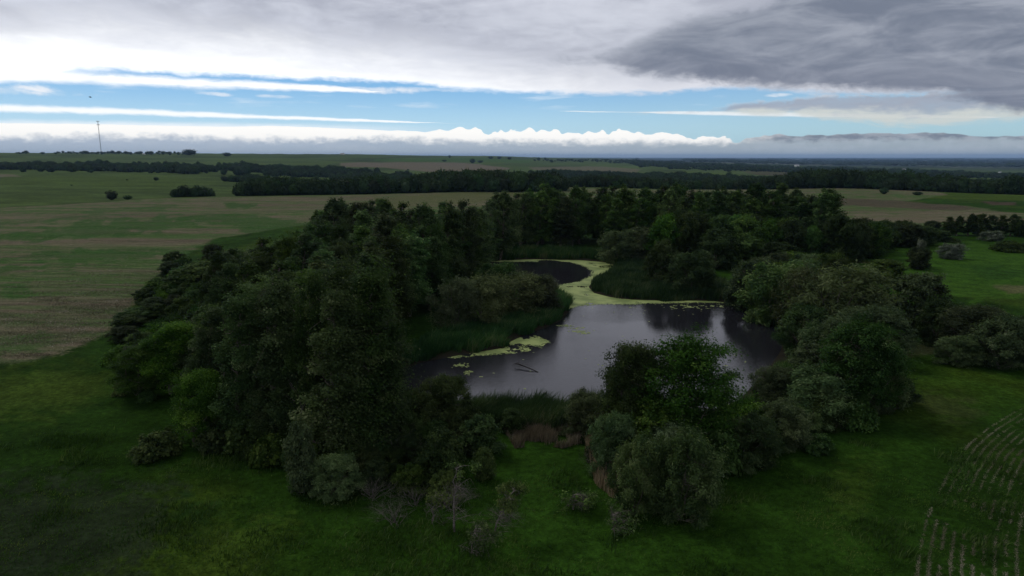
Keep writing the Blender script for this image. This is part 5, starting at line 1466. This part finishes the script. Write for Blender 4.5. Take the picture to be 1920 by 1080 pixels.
# two faint masts near the centre horizon are too thin to read; a small one stands by the farm ridge
# ------------------------------------------------------------------ bird in the air and ducks on the water
def blob(pts, rad, sides=8):
    t_ = Tubes(); t_.add(pts, rad, sides); return t_
dx, dy, dz = [float(v_) for v_ in pix_dir(169, 182.5)]
e = bpy.data.objects.new('bird', None); C.objects.link(e); D_ = 110.0; e.location = (dx*D_, dy*D_, CAM_Z+dz*D_); e.rotation_euler = (0.1, 0.25, 0.9)
tag(e, 'tiny dark bird flying high above the mast', 'bird')
obj('body', blob([(-0.22,0,0),(-0.17,0,0.01),(-0.05,0,0.02),(0.08,0,0.02),(0.15,0,0.04),(0.2,0,0.04),(0.25,0,0.03)], [0.01,0.035,0.06,0.055,0.035,0.03,0.004]).mesh('body', M['feather']), e)
for s_ in (1, -1):
    me_ = bpy.data.meshes.new('wing'); v = [(0.09,s_*0.04,0.03),(-0.06,s_*0.04,0.03),(-0.07,s_*0.16,0.09),(0.08,s_*0.17,0.1),(-0.08,s_*0.3,0.13),(0.02,s_*0.33,0.14)]
    v += [(a_, b_, c_-0.008) for a_, b_, c_ in v]
    me_.from_pydata(v, [], [(0,1,2,3),(3,2,4,5),(6,9,8,7),(9,11,10,8),(0,3,9,6),(3,5,11,9),(1,7,8,2),(2,8,10,4),(4,10,11,5),(0,6,7,1)]); me_.materials.append(M['feather']); obj('wing', me_, e)
me_ = bpy.data.meshes.new('tail'); v = [(-0.2,-.02,0.0),(-0.2,.02,0.0),(-0.34,.05,0.0),(-0.34,-.05,0.0)]; v += [(a_, b_, c_-0.008) for a_, b_, c_ in v]
me_.from_pydata(v, [], [(0,1,2,3),(7,6,5,4),(0,4,5,1),(1,5,6,2),(2,6,7,3),(3,7,4,0)]); me_.materials.append(M['feather']); obj('tail', me_, e)

def duck(px, py, rot, label):
    x, y = [float(v_) for v_ in flat(px, py)]
    e = bpy.data.objects.new('duck', None); C.objects.link(e); e.location = (x, y, 0.02); e.rotation_euler = (0, 0, rot); tag(e, label, 'duck', 'ducks swimming near the near shore')
    obj('body', blob([(-0.3,0,0.12),(-0.22,0,0.08),(-0.1,0,0.06),(0.05,0,0.06),(0.16,0,0.08),(0.2,0,0.12),(0.215,0,0.18),(0.225,0,0.24),(0.24,0,0.27),(0.27,0,0.27),(0.29,0,0.265)], [0.005,0.05,0.1,0.11,0.09,0.055,0.035,0.035,0.05,0.04,0.012]).mesh('body', M['feather']), e)
    obj('bill', blob([(0.28,0,0.26),(0.32,0,0.25),(0.35,0,0.248)], [0.018,0.016,0.006], 6).mesh('bill', M['beak']), e)
duck(1018, 741, 0.4, 'left one of two dark ducks near the near reeds')
duck(1023, 738, 0.9, 'right one of two dark ducks near the near reeds')

# ------------------------------------------------------------------ air
HAZE = 3.0e-5
zlo, zhi = float(verts[:, 2].min())-3, max(float(verts[:, 2].max()), float(mz+MH), 110) + 15
L_ = 62000.0
v, f = box_v(-L_, L_, -L_, L_, zlo, zhi)
hm, t = new_mat('haze')
pv = t.node('ShaderNodeVolumePrincipled')
pv.inputs['Color'].default_value = (0.40, 0.64, 1.0, 1); pv.inputs['Density'].default_value = HAZE; pv.inputs['Anisotropy'].default_value = 0.2
oo = t.node('ShaderNodeOutputMaterial'); t.l.new(pv.outputs[0], oo.inputs['Volume'])
hz = obj('haze', np_mesh('haze', v, f, hm)); tag(hz, 'pale blue haze over the far plain', kind='stuff')
print('zrange', zlo, zhi, 'mast', MH)
